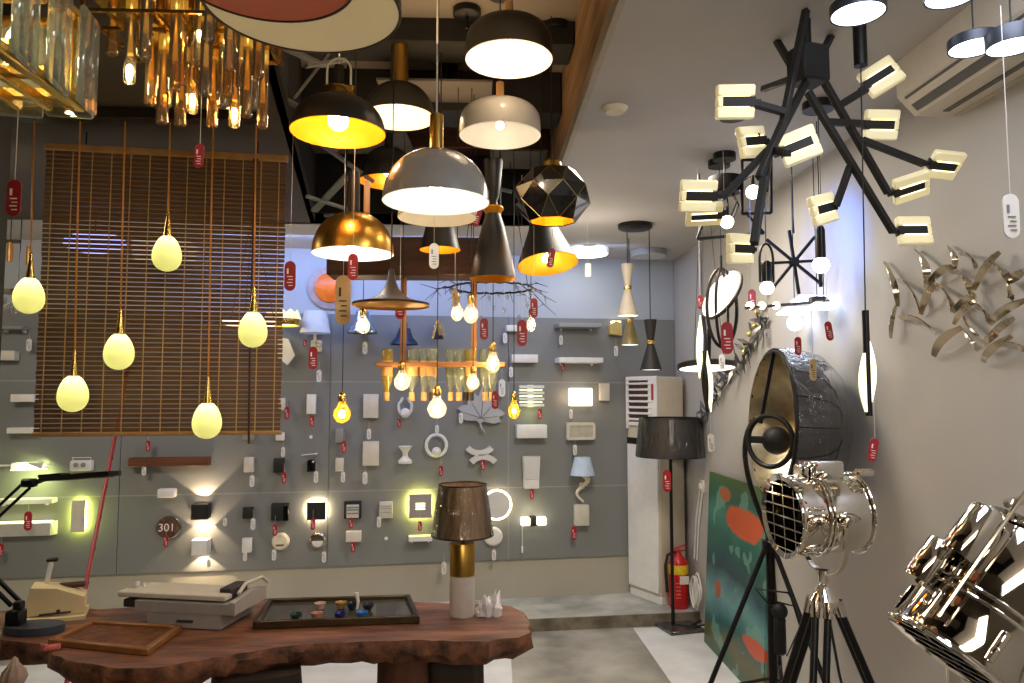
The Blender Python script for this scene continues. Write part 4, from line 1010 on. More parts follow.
def spot1():
    Y = 2.2; s = Y / F; c = at(783, 516, Y); ax = V((-.98, -.09, -.03)).normalized(); R = 39 * s; L = .235
    base = at(832, 590, Y); t = thing('chrome_searchlight', 'polished chrome searchlight lamp on a black tripod by the right wall', 'floor lamp', V((base.x, base.y + .1, 0)))
    bx, by = base.x, c.y + .1
    B = searchlight(t, c, ax, R, L)
    b = B(); b.box((0, R * 1.12, -L * .55), (R * .8, R * .5, L * .42), .008, seg=2); b.box((0, R * 1.08, -L * .28), (R * .5, R * .4, L * .1), .006); part('top_vent', b, m_chrome, t, world=True)
    b = B(); b.tube([(-R * .35, R * .93, -L * .16), (-R * .35, R * .95, -L * 1.28)], .006, 8); b.lathe([(0, -.03), (.012, -.03), (.014, .02), (0, .02)], (-R * .35, R * .95, -L * 1.24), 12); part('focus_rod', b, m_chrome, t, world=True)
    # yoke
    mid = c - ax * L * .52; side = ax.cross(V((0, 0, 1))).normalized(); zc = at(832, 574, Y).z
    b = MB(); pts = []
    for i in range(25):
        a = pi * i / 24; q = mid + side * (R * 1.1 * cos(a)); q.z = mid.z - (mid.z - zc) * (sin(a) ** .55); pts.append(q)
    b.ribbon(pts, [.0075] * 25, ax, .006); 
    for sg in (1, -1):
        q = mid + side * R * 1.1 * sg; b.frame(q, side * sg); b.lathe([(0, -.02), (.018, -.02), (.02, .012), (0, .016)], n=16); b.M = Matrix.Identity(4)
    part('yoke', b, m_chrome, t, world=True)
    o = V((mid.x, mid.y, 0)); zt = at(832, 600, Y).z
    b = MB(); b.lathe([(0, zc - zt + .01), (.016, zc - zt + .01), (.016, zc - zt - .02), (.011, zc - zt - .03), (.017, .04), (.034, .014), (.044, 0), (.042, -.015), (0, -.015)], (o.x, o.y, zt), 32); part('tripod_head', b, m_chrome, t, world=True)
    for k, a in enumerate((radians(0), radians(112), radians(236))):
        d = V((cos(a), sin(a), 0)); pd = V((-sin(a), cos(a), 0))
        if True:
            st = o + d * .034 + V((0, 0, zt - .012)); e = o + d * .43 + V((0, 0, .012))
            for sg in (-1, 1):
                b = MB(); s0 = st + pd * .017 * sg; b.tube([s0, s0.lerp(e + pd * .017 * sg, .62)], .0105, 10)
                lg = part('leg', b, m_black, t, world=True)
                b = MB(); dd = (e - st).normalized(); b.tube([s0 + V((0, 0, .012)), s0 + dd * .035], .0135, 12); part('chrome_cap', b, m_chrome, lg, world=True)
            b = MB(); b.tube([st.lerp(e, .45), e], .012, 10); b.sphere(e, .014, 8, 6); part('lower_leg', b, m_black, t, world=True)
    b = MB(); b.box((o.x + .01, o.y - .02, zt - .38), (.06, .05, .12), .012, seg=2); b.tube([(o.x, o.y - .02, zt - .02), (o.x + .02, o.y - .04, zt - .2), (o.x + .06, o.y - .05, zt - .4), (o.x + .12, o.y, zt - .62)], .004, 6); part('power_cord', b, m_blackm, t, world=True)
spot1()
def spot2():
    Y = 1.7; s = Y / F; c = at(953, 660, Y); ax = V((-.64, -.02, -.77)).normalized(); R = .145; L = .34
    t = thing('chrome_searchlight', 'large chrome searchlight tilted downward in the lower right corner', 'floor lamp', V((at(1012, 683, Y).x + .02, Y + .1, 0)))
    B = searchlight(t, c, ax, R, L, (0.0, 0.0, 1.0))
    mid = c - ax * L * .55
    up = V((0, 0, 1)); upl = (up - ax * up.dot(ax)).normalized()
    b = MB(); b.frame(c, ax)
    b.M = Matrix.Identity(4)
    sd = upl
    b2 = MB(); q = c - ax * L * .42 + sd * R * 1.2
    b2.frame(c - ax * L * .26 + sd * R * 1.22, -ax); b2.lathe([(0, 0), (.03, 0), (.032, .006), (.032, .1), (.028, .108), (0, .11)], n=24); part('vent_tube', b2, m_chrome, t, world=True)
    b2 = MB(); b2.frame(c - ax * L * .52 + sd * R * 1.2 - V((0, .06, 0)), -ax); b2.lathe([(0, 0), (.036, 0), (.038, .006), (.038, .12), (.034, .128), (0, .13)], n=24); part('vent_tube', b2, m_chrome, t, world=True)
    b2 = MB(); b2.tube([c - ax * L * .12 + sd * R * 1.02 - V((0, .09, 0)), c - ax * L * 1.15 + sd * R * 1.05 - V((0, .09, 0))], .005, 8); b2.tube([c - ax * L * 1.0 + sd * R * 1.1 - V((0, .07, 0)), c - ax * L * 1.22 + sd * R * 1.1 + V((.06, -.07, -.04))], .011, 8); part('focus_rod', b2, m_chrome, t, world=True)
    ps = ax.cross(upl).normalized()
    if ps.y > 0: ps = -ps
    a = mid + ps * R * 1.14
    b2 = MB(); b2.bar(a + V((0, 0, .03)), V((a.x - .01, a.y, a.z - .34)), .035, .01, .003); e = mid - ps * R * 1.14
    b2.bar(e + V((0, 0, .03)), V((e.x - .01, e.y, a.z - .34)), .035, .01, .003); b2.bar(V((a.x - .01, a.y, a.z - .34)), V((e.x - .01, e.y, a.z - .34)), .035, .01)
    part('yoke', b2, m_chrome, t, world=True)
    m2 = V(((a.x + e.x) / 2 - .01, (a.y + e.y) / 2, a.z - .34))
    b2 = MB(); b2.tube([m2, V((m2.x, m2.y, .3))], .02, 12); part('pole', b2, m_chrome, t, world=True)
    for k in range(3):
        an = k * 2.094 + .5; b2 = MB(); ex = min(m2.x + .4 * cos(an), XR - .03)
        b2.tube([(m2.x, m2.y, .5), (ex, m2.y + .4 * sin(an), .012)], .014, 8); part('leg', b2, m_black, t, world=True)
spot2()

# ------------------------------------------------ painting, extinguisher, floor lamp, tall air conditioner
def painting():
    a = onz(707, 641, .005); y0 = a.y; y1 = 3.88; hgt = 1.1; x0 = 1.462; x1 = XR - .02
    t = thing('canvas_painting', 'large abstract green and orange canvas leaning on the right wall', 'painting', V((x0, (y0 + y1) / 2, 0)))
    tilt = math.asin((x1 - x0 - .01) / hgt); 
    m = bpy.data.materials.new('abstract_canvas'); m.use_nodes = True; nt = m.node_tree; b = nt.nodes['Principled BSDF']; b.inputs['Roughness'].default_value = .35
    tc = nt.nodes.new('ShaderNodeTexCoord'); sep = nt.nodes.new('ShaderNodeSeparateXYZ'); nt.links.new(tc.outputs['Object'], sep.inputs[0])
    nz = nt.nodes.new('ShaderNodeTexNoise'); nz.inputs['Scale'].default_value = 3.0; nz.inputs['Detail'].default_value = 3; nt.links.new(tc.outputs['Object'], nz.inputs['Vector'])
    def math_(op, a, c, clamp=False):
        n = nt.nodes.new('ShaderNodeMath'); n.operation = op; n.use_clamp = clamp
        for i, v in enumerate((a, c)):
            if isinstance(v, (int, float)): n.inputs[i].default_value = v
            else: nt.links.new(v, n.inputs[i])
        return n.outputs[0]
    def mix(f, a, c):
        n = nt.nodes.new('ShaderNodeMix'); n.data_type = 'RGBA'; nt.links.new(f, n.inputs[0])
        for i, v in ((6, a), (7, c)):
            if isinstance(v, tuple): n.inputs[i].default_value = v
            else: nt.links.new(v, n.inputs[i])
        return n.outputs[2]
    zz = math_('ADD', sep.outputs['Z'], math_('MULTIPLY', nz.outputs['Fac'], .25))
    r = nt.nodes.new('ShaderNodeValToRGB'); el = r.color_ramp.elements
    el[0].position = 0.12; el[0].color = lin((40, 84, 54)); el[1].position = .98; el[1].color = lin((74, 104, 46))
    for p_, c_ in ((.2, (96, 90, 44)), (.28, (20, 92, 92)), (.38, (96, 150, 152)), (.5, (24, 66, 78)), (.66, (20, 96, 84)), (.76, (60, 128, 108)), (.86, (28, 92, 70))):
        e = el.new(p_); e.color = lin(c_)
    nt.links.new(math_('DIVIDE', zz, 1.28), r.inputs['Fac']); colr = r.outputs['Color']
    n2 = nt.nodes.new('ShaderNodeTexNoise'); n2.inputs['Scale'].default_value = 5; nt.links.new(tc.outputs['Object'], n2.inputs['Vector'])
    pat = math_('GREATER_THAN', n2.outputs['Fac'], .6)
    colr = mix(math_('MULTIPLY', pat, .55), colr, lin((120, 168, 150)))
    def blob(cy, cz, ry, rz):
        dy = math_('DIVIDE', math_('SUBTRACT', sep.outputs['Y'], cy), ry); dz = math_('DIVIDE', math_('SUBTRACT', sep.outputs['Z'], cz), rz)
        d = math_('ADD', math_('MULTIPLY', dy, dy), math_('MULTIPLY', dz, dz)); d = math_('ADD', d, math_('MULTIPLY', math_('SUBTRACT', n2.outputs['Fac'], .5), 2.6))
        return math_('MULTIPLY', math_('SUBTRACT', 1.3, d, True), 3.0, True)
    for cy, cz, ry, rz, cc in ((-.16, .87, .28, .085, (204, 84, 34)), (.2, .99, .1, .045, (170, 96, 54)), (.26, .4, .05, .05, (172, 84, 52)), (-.38, .25, .17, .05, (200, 80, 34))):
        colr = mix(blob(cy, cz, ry, rz), colr, lin(cc))
    nt.links.new(colr, b.inputs['Base Color'])
    rot = Matrix.Rotation(tilt, 3, 'Y'); w = y0 - y1
    bb = MB(); bb.M = Matrix.Rotation(tilt, 4, 'Y'); bb.box((0.009, 0, hgt / 2), (.018, w, hgt), .002); part('canvas', bb, m, t)
    bb = MB(); bb.M = Matrix.Rotation(tilt, 4, 'Y')
    for yy in (-w / 2 + .02, w / 2 - .02): bb.box((.022, yy, hgt / 2), (.008, .03, hgt - .01))
    part('stretcher', bb, m_wood, t)
painting()
def exting():
    p = onz(680, 606, .085); p = V((XR - .115, 5.12, .085)); pp = onz(679, 607, .085); p = V((min(pp.x, XR - .09), pp.y, .085)); s = p.y / F
    t = thing('fire_extinguisher', 'red fire extinguisher on the platform beside the tall air conditioner', 'fire extinguisher', p)
    R = 9.5 * s; h = 50 * s; rd = M('extinguisher_red', (188, 18, 22), .28, 0, .05, coat=.4)
    b = MB(); b.lathe([(0, 0), (R * .95, 0), (R, .012), (R, h * .84), (R * .8, h * .94), (R * .4, h), (R * .3, h * 1.05), (0, h * 1.05)], n=32); part('cylinder', b, rd, t)
    b = MB(); b.lathe([(R * 1.01, h * .84), (R * 1.015, h * .84), (R * 1.015, h * .66), (R * 1.01, h * .66)], n=32); part('yellow_label', b, M('label_yellow', (226, 190, 40), .5, 0, .15, 40), t)
    b = MB(); b.box((R * .35, -R * .98, h * .56), (R * .95, .006, h * .16), .001); part('white_label', b, M('label_white', (214, 208, 200), .5, 0, .1, 60), t)
    b = MB()
    for k in range(5): b.box((-R * .3, -R * 1.0, h * (.5 - k * .07)), (R * .5, .003, .006))
    part('printed_lines', b, M('label_pink', (224, 120, 110), .5), t)
    b = MB(); b.lathe([(0, h * 1.03), (R * .28, h * 1.03), (R * .28, h * 1.12), (0, h * 1.12)], n=16); b.bar((-R * .5, 0, h * 1.13), (R * .9, 0, h * 1.22), .02, .008, .002); b.bar((-R * .6, 0, h * 1.09), (R * .7, 0, h * 1.1), .018, .008, .002); part('valve_lever', b, rd, t)
    b = MB(); b.tube([(-R * .2, 0, h * 1.08), (-R * 1.15, -.01, h * 1.02), (-R * 1.4, -.01, h * .8), (-R * 1.25, -.01, h * .3)], .011, 8); part('hose', b, m_blackm, t)
exting()
m_pleat = M('dark_pleated_shade', (52, 48, 44), .4, .1, .35, 40, stretch=(1, 1, .04), coat=.5)
def floorlamp():
    p = onz(676, 629, 0); s = p.y / F; p = V((p.x, p.y, 0.003))
    t = thing('floor_lamp', 'black floor lamp with a plastic-wrapped dark drum shade', 'floor lamp', p)
    b = MB(); b.box((.02, 0, .012), (.26, .26, .024), .004, Matrix.Rotation(.25, 3, 'Z')); part('base', b, M('wrapped_base', (74, 74, 72), .18, .3, .6, 30, bump=.3, coat=.5), t)
    z0 = at(672, 456, p.y).z - p.z; z1 = at(672, 418, p.y).z - p.z
    b = MB(); b.tube([(-.02, 0, .02), (-.02, 0, z0 + .1)], .012, 10); part('pole', b, m_black, t)
    def sh(r0, r1, wob): 
        b = MB(); n = 96; k = [1 + (wob if j % 2 else 0) for j in range(n)]
        lo = [b._v((-.02 + r0 * k[j] * cos(2 * pi * j / n), r0 * k[j] * sin(2 * pi * j / n), z0)) for j in range(n)]
        hi = [b._v((-.02 + r1 * k[j] * cos(2 * pi * j / n), r1 * k[j] * sin(2 * pi * j / n), z1)) for j in range(n)]
        for j in range(n): b._f((lo[j], lo[(j + 1) % n], hi[(j + 1) % n], hi[j]))
        return b
    part('lamp_shade', sh(34 * s, 30 * s, .012), m_pleat, t)
    part('plastic_wrap', sh(34.8 * s, 30.8 * s, 0), G('shiny_wrap', (240, 240, 244), 1.8, .07, 1.45, .0, .7), t)
    for r, z in ((34, z0), (30, z1)): b = MB(); b.tube([(-.02 + r * s * cos(2 * pi * i / 48), r * s * sin(2 * pi * i / 48), z) for i in range(48)], .005, 6, closed=True); part('shade_hoop', b, m_black, t)
    b = MB(); b.bar((.1, -.02, .028), (.2, .08, .028), .02, .01, .003); b.tube([(.0, .0, .03), (.12, -.06, .03), (.2, -.02, .03)], .005, 6); part('foot_pedal', b, m_blackm, t)
floorlamp()
def tallac():
    nr = V((1.315, 5.41)); fa = V((1.145, 5.74)); d = (fa - nr); W = d.length; u = V((nr.x - fa.x, nr.y - fa.y, 0)).normalized()
    t = thing('tall_air_conditioner', 'tall white floor-standing air conditioner in the back corner', 'air conditioner', V((fa.x, fa.y, .085)), math.atan2(u.y, u.x))
    # local x: far corner to near corner of the front, y: into the corner (front faces -y)
    D = .24; Ht = 1.655
    b = MB(); b.box((W / 2, D / 2, .03), (W - .01, D - .01, .06), .004); part('plinth', b, m_white, t)
    b = MB(); b.box((W / 2, D / 2, .06 + (Ht - .06) / 2), (W, D, Ht - .06), .012, seg=2); part('casing', b, M('ac_cabinet', (206, 196, 176), .45, 0, .04), t)
    b = MB(); b.box((W / 2, -.006, .07 + .55), (W - .02, .018, 1.08), .006); fp = part('front_panel', b, m_white, t)
    b = MB(); b.box((W / 2, -.012, 1.17), (W - .03, .012, .05), .002); b.box((W * .8, -.015, 1.25), (W * .28, .01, .06), .003); part('display', b, m_blackgl, t)
    b = MB(); b.box((W * .46, -.001, 1.47), (W - .1, .012, .31)); part('grille_recess', b, M('grille_dark', (58, 30, 28), .6), t)
    b = MB()
    for k in range(7): b.box((W * .46, -.014, 1.335 + k * .045), (W - .09, .022, .009), .001, Matrix.Rotation(.5, 3, 'X'))
    part('louvers', b, m_white, t)
    b = MB()
    for x in (.018, W - .055): b.box((x, -.008, 1.45), (.03 if x < .1 else .1, .018, .38), .003)
    for z in (1.30, 1.645): b.box((W / 2, -.008, z), (W - .01, .018, .03), .003)
    part('grille_frame', b, m_white, t)
    b = MB(); b.box((W - .05, -.019, 1.54), (.025, .004, .12), .001); part('red_sticker', b, m_red, t)
tallac()
def cables():
    b = MB(); c = onx(700, 590, XR - .02)
    pts = [onx(703, 487, XR - .012), onx(699, 520, XR - .012), onx(697, 560, XR - .012)]
    b.tube(pts, .006, 6); b.tube([p + V((-.005, .05, 0)) for p in pts], .005, 6)
    for k in range(4):
        cc = c + V((-.01 - .008 * k, .02 * k, -.02 * (k % 2)))
        b.tube([cc + V((0, .07 * cos(a), .1 * sin(a) + .025 * sin(2 * a + k))) for a in [2 * pi * i / 24 for i in range(24)]], .006, 6, closed=True)
    solo('coiled_cable', b, m_white, 'white cable running down the right wall into a loose coil', 'cable', c, world=True)
    p = onx(703, 486, XR); t = thing('wall_socket', 'small white wall socket above the coiled cable', 'socket', p)
    b = MB(); b.box((-.006, 0, 0), (.012, .08, .08), .003); part('cover_plate', b, m_white, t)
    b = MB(); b.box((-.02, 0, 0), (.02, .03, .04), .004); part('plug', b, m_white, t)
cables()
# ================================================================ lamps and tags on the grey boards
OFF = 0.0185
def W(name, label, cat, px, py, group=None, off=OFF):
    p = onwall(px, py, off); t = thing(name, label, cat, p, A, group); return t, p.y / F * .985 / (cos(A) - p.x / p.y * sin(A))
def wbox(label, px, py, w, h, m, d=.06, name='wall_sconce', cat='wall lamp', group='plain block wall lamps', bev=.004, plate=True, trim=None):
    t, s = W(name, label, cat, px, py, group)
    b = MB(); b.box((0, -d / 2 - .008, 0), (w * s, d, h * s), bev, seg=2); part('body', b, m, t)
    if plate: b = MB(); b.box((0, -.005, 0), (w * s * .7, .01, h * s * .7), .001); part('wall_plate', b, m_white, t)
    if trim: trim(t, s, d)
    return t
m_beige = M('beige_sconce', (206, 200, 184), .5, 0, .05)
m_pink = M('pale_sconce', (220, 208, 196), .5, 0, .05)
m_frost = M('frosted_cover', (208, 208, 202), .3, 0, .03)
m_ylw = E('lime_led', (224, 240, 96), 9)
m_ylw2 = E('warm_white_led', (255, 232, 190), 10)
m_ylw3 = E('soft_yellow_led', (240, 244, 170), 4)

# --- left part, below and beside the blind
def linear():
    t, s = W('picture_light', 'white linear picture light glowing yellow on its long rod, far left', 'wall lamp', 31, 465)
    b = MB(); b.box((0, -.05, 0), (30 * s, .04, 7 * s), .006); part('head', b, m_white, t)
    b = MB(); b.tube([(-36 * s, -.035, .4 * s), (24 * s, -.035, .4 * s)], .006, 8); part('rod', b, m_white, t)
    b = MB(); b.box((-2 * s, -.05, -4.2 * s), (26 * s, .03, .006)); b.box((0, -.02, -4 * s), (34 * s, .012, .006)); part('led_strip', b, m_ylw3, t)
    light('AREA', 'picture_light_lamp', wp_l(31, 472, .12), 1.6, (232, 246, 150), .18, aim=wp_l(31, 486, 0.0))
def wp_l(px, py, off): return onwall(px, py, off)
linear()
def emerg():
    t, s = W('emergency_light', 'small white twin-eyed box light right of the linear picture light', 'wall lamp', 84, 465)
    b = MB(); b.box((0, -.035, 0), (21 * s, .06, 11 * s), .012, seg=3); part('body', b, m_whitem, t)
    for x in (-4, 3):
        b = MB(); b.frame((x * s, -.066, 1 * s), (0, -1, 0)); b.lathe([(2.4 * s, -.004), (2.4 * s, .006), (1.6 * s, .008), (0, .006)], n=16); part('lens', b, m_greyp, t)
    b = MB(); b.tube([(-8 * s, -.03, 4 * s), (-10 * s, -.03, 8 * s), (8 * s, -.03, 8 * s), (8 * s, -.03, 4 * s)], .003, 6); part('handle', b, m_white, t)
emerg()
def shelf(label, px, py, w, h, m, d=.1, name='wall_shelf', brk=True):
    t, s = W(name, label, 'wall shelf', px, py, 'shelf-like wall lamps')
    b = MB(); b.box((0, -d / 2 - .002, 0), (w * s, d, h * s), .003); part('board', b, m, t)
    if brk:
        for x in (-.35, .35): 
            b = MB(); b.box((x * w * s, -.02, -h * s * .5 - .008), (.015, .035, .018), .002); part('bracket', b, m_white, t)
    return t
shelf('white ledge wall lamp left, above the wedge-shaped white lamp', 27, 500, 59, 5, m_white, .09)
def wedge():
    t, s = W('wall_sconce', 'white wedge-shaped trough wall lamp at the far left', 'wall lamp', 27, 528)
    w = 29 * s; b = MB()
    f = [(-w, -.11, 7 * s), (w, -.11, 7 * s), (w * .86, -.05, -7 * s), (-w * .86, -.05, -7 * s)]; k = [(-w, 0, 7 * s), (w, 0, 7 * s), (w, 0, -7 * s), (-w, 0, -7 * s)]
    f = [b._v(q) for q in f]; k = [b._v(q) for q in k]; b._f(f[::-1]); b._f(k)
    for i in range(4): b._f((f[i], f[(i + 1) % 4], k[(i + 1) % 4], k[i]))
    part('trough', b, m_whitem, t, flat=True)
    b = MB(); b.box((0, -.05, 7.4 * s), (w * 1.8, .06, .006)); part('led_strip', b, m_ylw3, t)
wedge()
def boxglow(label, px, py, w, h, m, led, lcol, energy, d=.05, ring=False, name='backlit_sconce', face=None, seg=4):
    t, s = W(name, label, 'wall lamp', px, py)
    if ring:
        R = w * s / 2
        b = MB(); b.frame((0, -.04, 0), (0, -1, 0)); b.lathe([(0, .012), (R * .86, .012), (R * .9, .0), (R * .9, -.012), (0, -.012)], n=48); part('body', b, m, t)
        b = MB(); b.frame((0, -.04, 0), (0, -1, 0)); b.lathe([(R * .88, -.006), (R, -.006), (R, .004), (R * .88, .004), (R * .88, -.006)], n=48); part('led_ring', b, led, t)
    else:
        b = MB(); b.box((0, -.05, 0), (w * s, d * .6, h * s), .002); part('body', b, m, t)
        b = MB(); b.box((0, -.016, 0), (w * s * .9, .018, h * s * .9)); part('led_ring', b, led, t)
    if face: face(t, s)
    return t
boxglow('tall white wall lamp with a lime-yellow halo, behind the red pole', 81, 515, 12, 32, m_beige, E('lime_led_strong', (226, 240, 110), 42), (220, 240, 90), 1)
def brownbar():
    t, s = W('wall_sconce', 'long brown wooden bar wall lamp below the blind', 'wall lamp', 172, 461)
    b = MB(); b.box((0, -.045, 0), (77 * s, .07, 9 * s), .003); part('bar', b, M('walnut', (104, 62, 40), .5, 0, .25, 12, stretch=(.2, 1, 3)), t)
    b = MB(); b.box((0, -.006, 0), (30 * s, .012, 6 * s)); part('wall_plate', b, m_white, t)
brownbar()
wbox('small white block wall lamp between the brown bar and the round plaque', 169, 492, 17, 9, m_white, .07, bev=.01)
def plaque():
    t, s = W('round_plaque', 'round brown patterned plaque with pale figures on it', 'plaque', 168, 527)
    b = MB(); b.frame((0, -.02, 0), (0, -1, 0)); b.lathe([(0, .012), (9.3 * s, .012), (10.4 * s, .004), (10.4 * s, -.015), (0, -.015)], n=36); part('disc', b, M('mottled_brown', (86, 62, 46), .5, 0, .6, 60), t)
    b = MB(); b.frame((.01, -.012, 0), (0, -1, 0)); b.lathe([(10.4 * s, -.01), (11.6 * s, -.01), (11.6 * s, .002), (10.4 * s, .004)], n=36); part('rim', b, m_silver, t)
    cu = bpy.data.curves.new('figures', 'FONT'); cu.body = '301'; cu.size = 11 * s; cu.extrude = .002; cu.align_x = 'CENTER'; cu.align_y = 'CENTER'
    o = bpy.data.objects.new('figures_tmp', cu); COL.objects.link(o); bpy.context.view_layer.update()
    me = bpy.data.meshes.new_from_object(o.evaluated_get(bpy.context.evaluated_depsgraph_get())); bpy.data.objects.remove(o)
    me.materials.append(m_pale); f = bpy.data.objects.new('figures', me); COL.objects.link(f); f.parent = t; f.location = (0, -.036, 0); f.rotation_euler = (pi / 2, 0, 0)
plaque()
m_led_in = E('updown_led', (255, 226, 186), 14)
def updown(label, px, py, m, e=1.0):
    t, s = W('up_down_sconce', label, 'wall lamp', px, py, None)
    w, h = 16 * s, 15 * s
    b = MB()
    for sx in (-1, 1): b.box((sx * (w / 2 - .004), -.055, 0), (.008, .1, h), .002)
    b.box((0, -.101, 0), (w, .008, h), .002); b.box((0, -.008, 0), (w, .012, h), .001); part('body', b, m, t)
    b = MB(); b.box((0, -.055, 0), (w - .02, .07, h * .5)); part('lens', b, m_led_in, t)
    for sg in (1, -1):
        light('SPOT', 'beam', onwall(px, py - sg * 8.2, OFF + .06), 6 * e, (255, 222, 180), .006, aim=onwall(px, py - sg * 40, OFF + .012), spot=radians(96), blend=.06)
updown('black cube wall lamp throwing fans of light up and down', 203, 510, m_blackm)
updown('white cube wall lamp with light fans directly under the black cube lamp', 203, 545, m_white)
# --- right of the blind, top to bottom
wbox('hidden beige block lamp at the right edge of the blind', 283, 404, 6, 12, m_beige, group=None)
wbox('narrow white block wall lamp above a red tag, first right of the blind', 312, 404, 9, 20, m_white)
wbox('wide cream panel wall lamp in the upper row right of the orange bulb', 371, 406, 15, 24, m_beige, .05)
wbox('second wide cream panel wall lamp, in the row below the first', 371, 453, 16, 24, m_beige, .05)
wbox('low grey block lamp tucked under the right corner of the blind', 250, 436, 11, 6, m_greyp)
wbox('small white block lamp directly under the blind end', 281, 436, 8, 8, m_white)
wbox('grey block lamp behind the orange globe bulb', 340, 435, 8, 14, m_greyp)
wbox('beige block wall lamp, leftmost of the middle row', 250, 464, 9, 15, m_beige)
wbox('black block wall lamp above a red tag in the middle row', 280, 465, 10, 14, m_blackm)
wbox('narrow black block wall lamp above a white tag in the middle row', 312, 465, 8, 12, m_blackgl)
wbox('small cream block wall lamp, right of the narrow black one', 340, 464, 8, 13, m_beige)
def wire_bits():
    t, s = W('wall_hook', 'thin wire bracket above the narrow black block lamp', 'bracket', 310, 455)
    b = MB(); b.tube([(-8 * s, -.02, 0), (-2 * s, -.04, 1 * s), (8 * s, -.03, 1.5 * s)], .004, 6); b.tube([(6 * s, -.03, 2 * s), (6 * s, 0, 2 * s)], .004, 6); part('wire', b, m_white, t)
wire_bits()
def hourg():
    t, s = W('wall_sconce', 'white hourglass-shaped wall lamp', 'wall lamp', 405, 454)
    b = MB(); b.lathe([(6.5 * s, -8.5 * s), (7 * s, -6 * s), (2.6 * s, -1.5 * s), (2.6 * s, 2 * s), (7 * s, 8.5 * s), (6.6 * s, 8.5 * s), (2 * s, 2 * s)], (0, -.07, 0), 24, cap0=True); part('shade', b, m_white, t)
    b = MB(); b.box((0, -.02, 0), (4 * s, .05, 4 * s), .003); part('wall_mount', b, m_white, t)
hourg()
def loop(label, px, py):
    t, s = W('wall_sconce', label, 'wall lamp', px, py)
    b = MB(); b.tube([(6.5 * s * sin(a) * (1 if abs(a) < 2 else .7), -.05, -2 * s - 10 * s * cos(a)) for a in [-2.6 + 5.2 * i / 20 for i in range(21)]], 1.5 * s, 8); part('loop', b, m_frost, t)
    b = MB(); b.sphere((0, -.06, -9 * s), 5 * s, 16, 10, 1, .6, 1); part('globe', b, m_whitem, t)
    b = MB(); b.box((0, -.02, -8 * s), (5 * s, .04, 5 * s), .003); part('wall_mount', b, m_white, t)
loop('silver loop-shaped wall lamp below the left end of the bottle rack', 405, 404)
def ringlamp():
    t, s = W('wall_sconce', 'white ring wall lamp with a small globe inside it', 'wall lamp', 436, 445)
    b = MB(); b.tube([(10 * s * cos(a), -.04, 10.5 * s * sin(a)) for a in [2 * pi * i / 32 for i in range(32)]], 1.7 * s, 8, closed=True); part('ring', b, m_white, t)
    b = MB(); b.sphere((0, -.05, -6 * s), 4.6 * s, 16, 12); part('globe', b, m_whitem, t)
    b = MB(); b.box((0, -.02, -9 * s), (6 * s, .04, 5 * s), .003); part('wall_mount', b, m_white, t)
ringlamp()
def leaf():
    t, s = W('maple_leaf_sconce', 'grey maple leaf wall lamp with incised veins', 'wall lamp', 481, 408)
    half = [(0, -16), (3, -13), (14, -14), (21, -11), (18, -7), (24, -3), (20, 0), (14, 2), (16, 8), (11, 8), (9, 14), (5, 11), (3, 18), (1.5, 23)]
    tilt = .12
    poly = [(x, z) for x, z in half] + [(-x, z) for x, z in half[::-1][:-1]]
    poly = [((x * cos(tilt) + z * sin(tilt)) * s, (z * cos(tilt) - x * sin(tilt)) * s) for x, z in poly]
    m = M('leaf_plaster', (170, 172, 174), .5, 0, .06)
    b = MB(); b.wallprism(poly, -.05, -.03); part('leaf_plate', b, m, t)
    b = MB()
    for e in ((0, 20), (12, 6), (-12, 6), (18, -6), (-18, -6), (8, -12), (-8, -12)):
        x, z = e; q = ((x * cos(tilt) + z * sin(tilt)) * s, -.052, (z * cos(tilt) - x * sin(tilt)) * s)
        b.tube([(-.8 * s, -.052, -10 * s), q], [.003, .0015], 5)
    part('veins', b, M('vein_grey', (120, 122, 124), .6), t)
    b = MB(); b.tube([(-1.5 * s, -.04, -15 * s), (-.5 * s, -.05, -19 * s), (3 * s, -.05, -24 * s)], [.008, .007, .004], 6); part('leaf_stem', b, m, t)
    b = MB(); b.box((0, -.015, -2 * s), (12 * s, .03, 12 * s), .003); part('wall_mount', b, m_white, t)
leaf()
def curl():
    t, s = W('wall_sconce', 'white wall lamp of two curved bands back to back', 'wall lamp', 481, 454)
    for sg, cx, cz, ph, nm in ((1, -2, 17, -pi / 2, 0), (-1, 1.5, -18, pi / 2, 1)):
        R0, R1 = 13 * s, 18.5 * s; poly = []; k = 14
        for i in range(k + 1): a = ph - .85 + 1.7 * i / k; poly.append((cx * s + R1 * cos(a), cz * s + R1 * sin(a)))
        for i in range(k + 1): a = ph + .85 - 1.7 * i / k; poly.append((cx * s + R0 * cos(a), cz * s + R0 * sin(a)))
        b = MB(); b.wallprism(poly, -.06, -.01); part('curved_band', b, m_frost, t)
    b = MB(); b.box((0, -.02, 0), (8 * s, .03, 6 * s), .004); part('wall_mount', b, m_white, t)
curl()
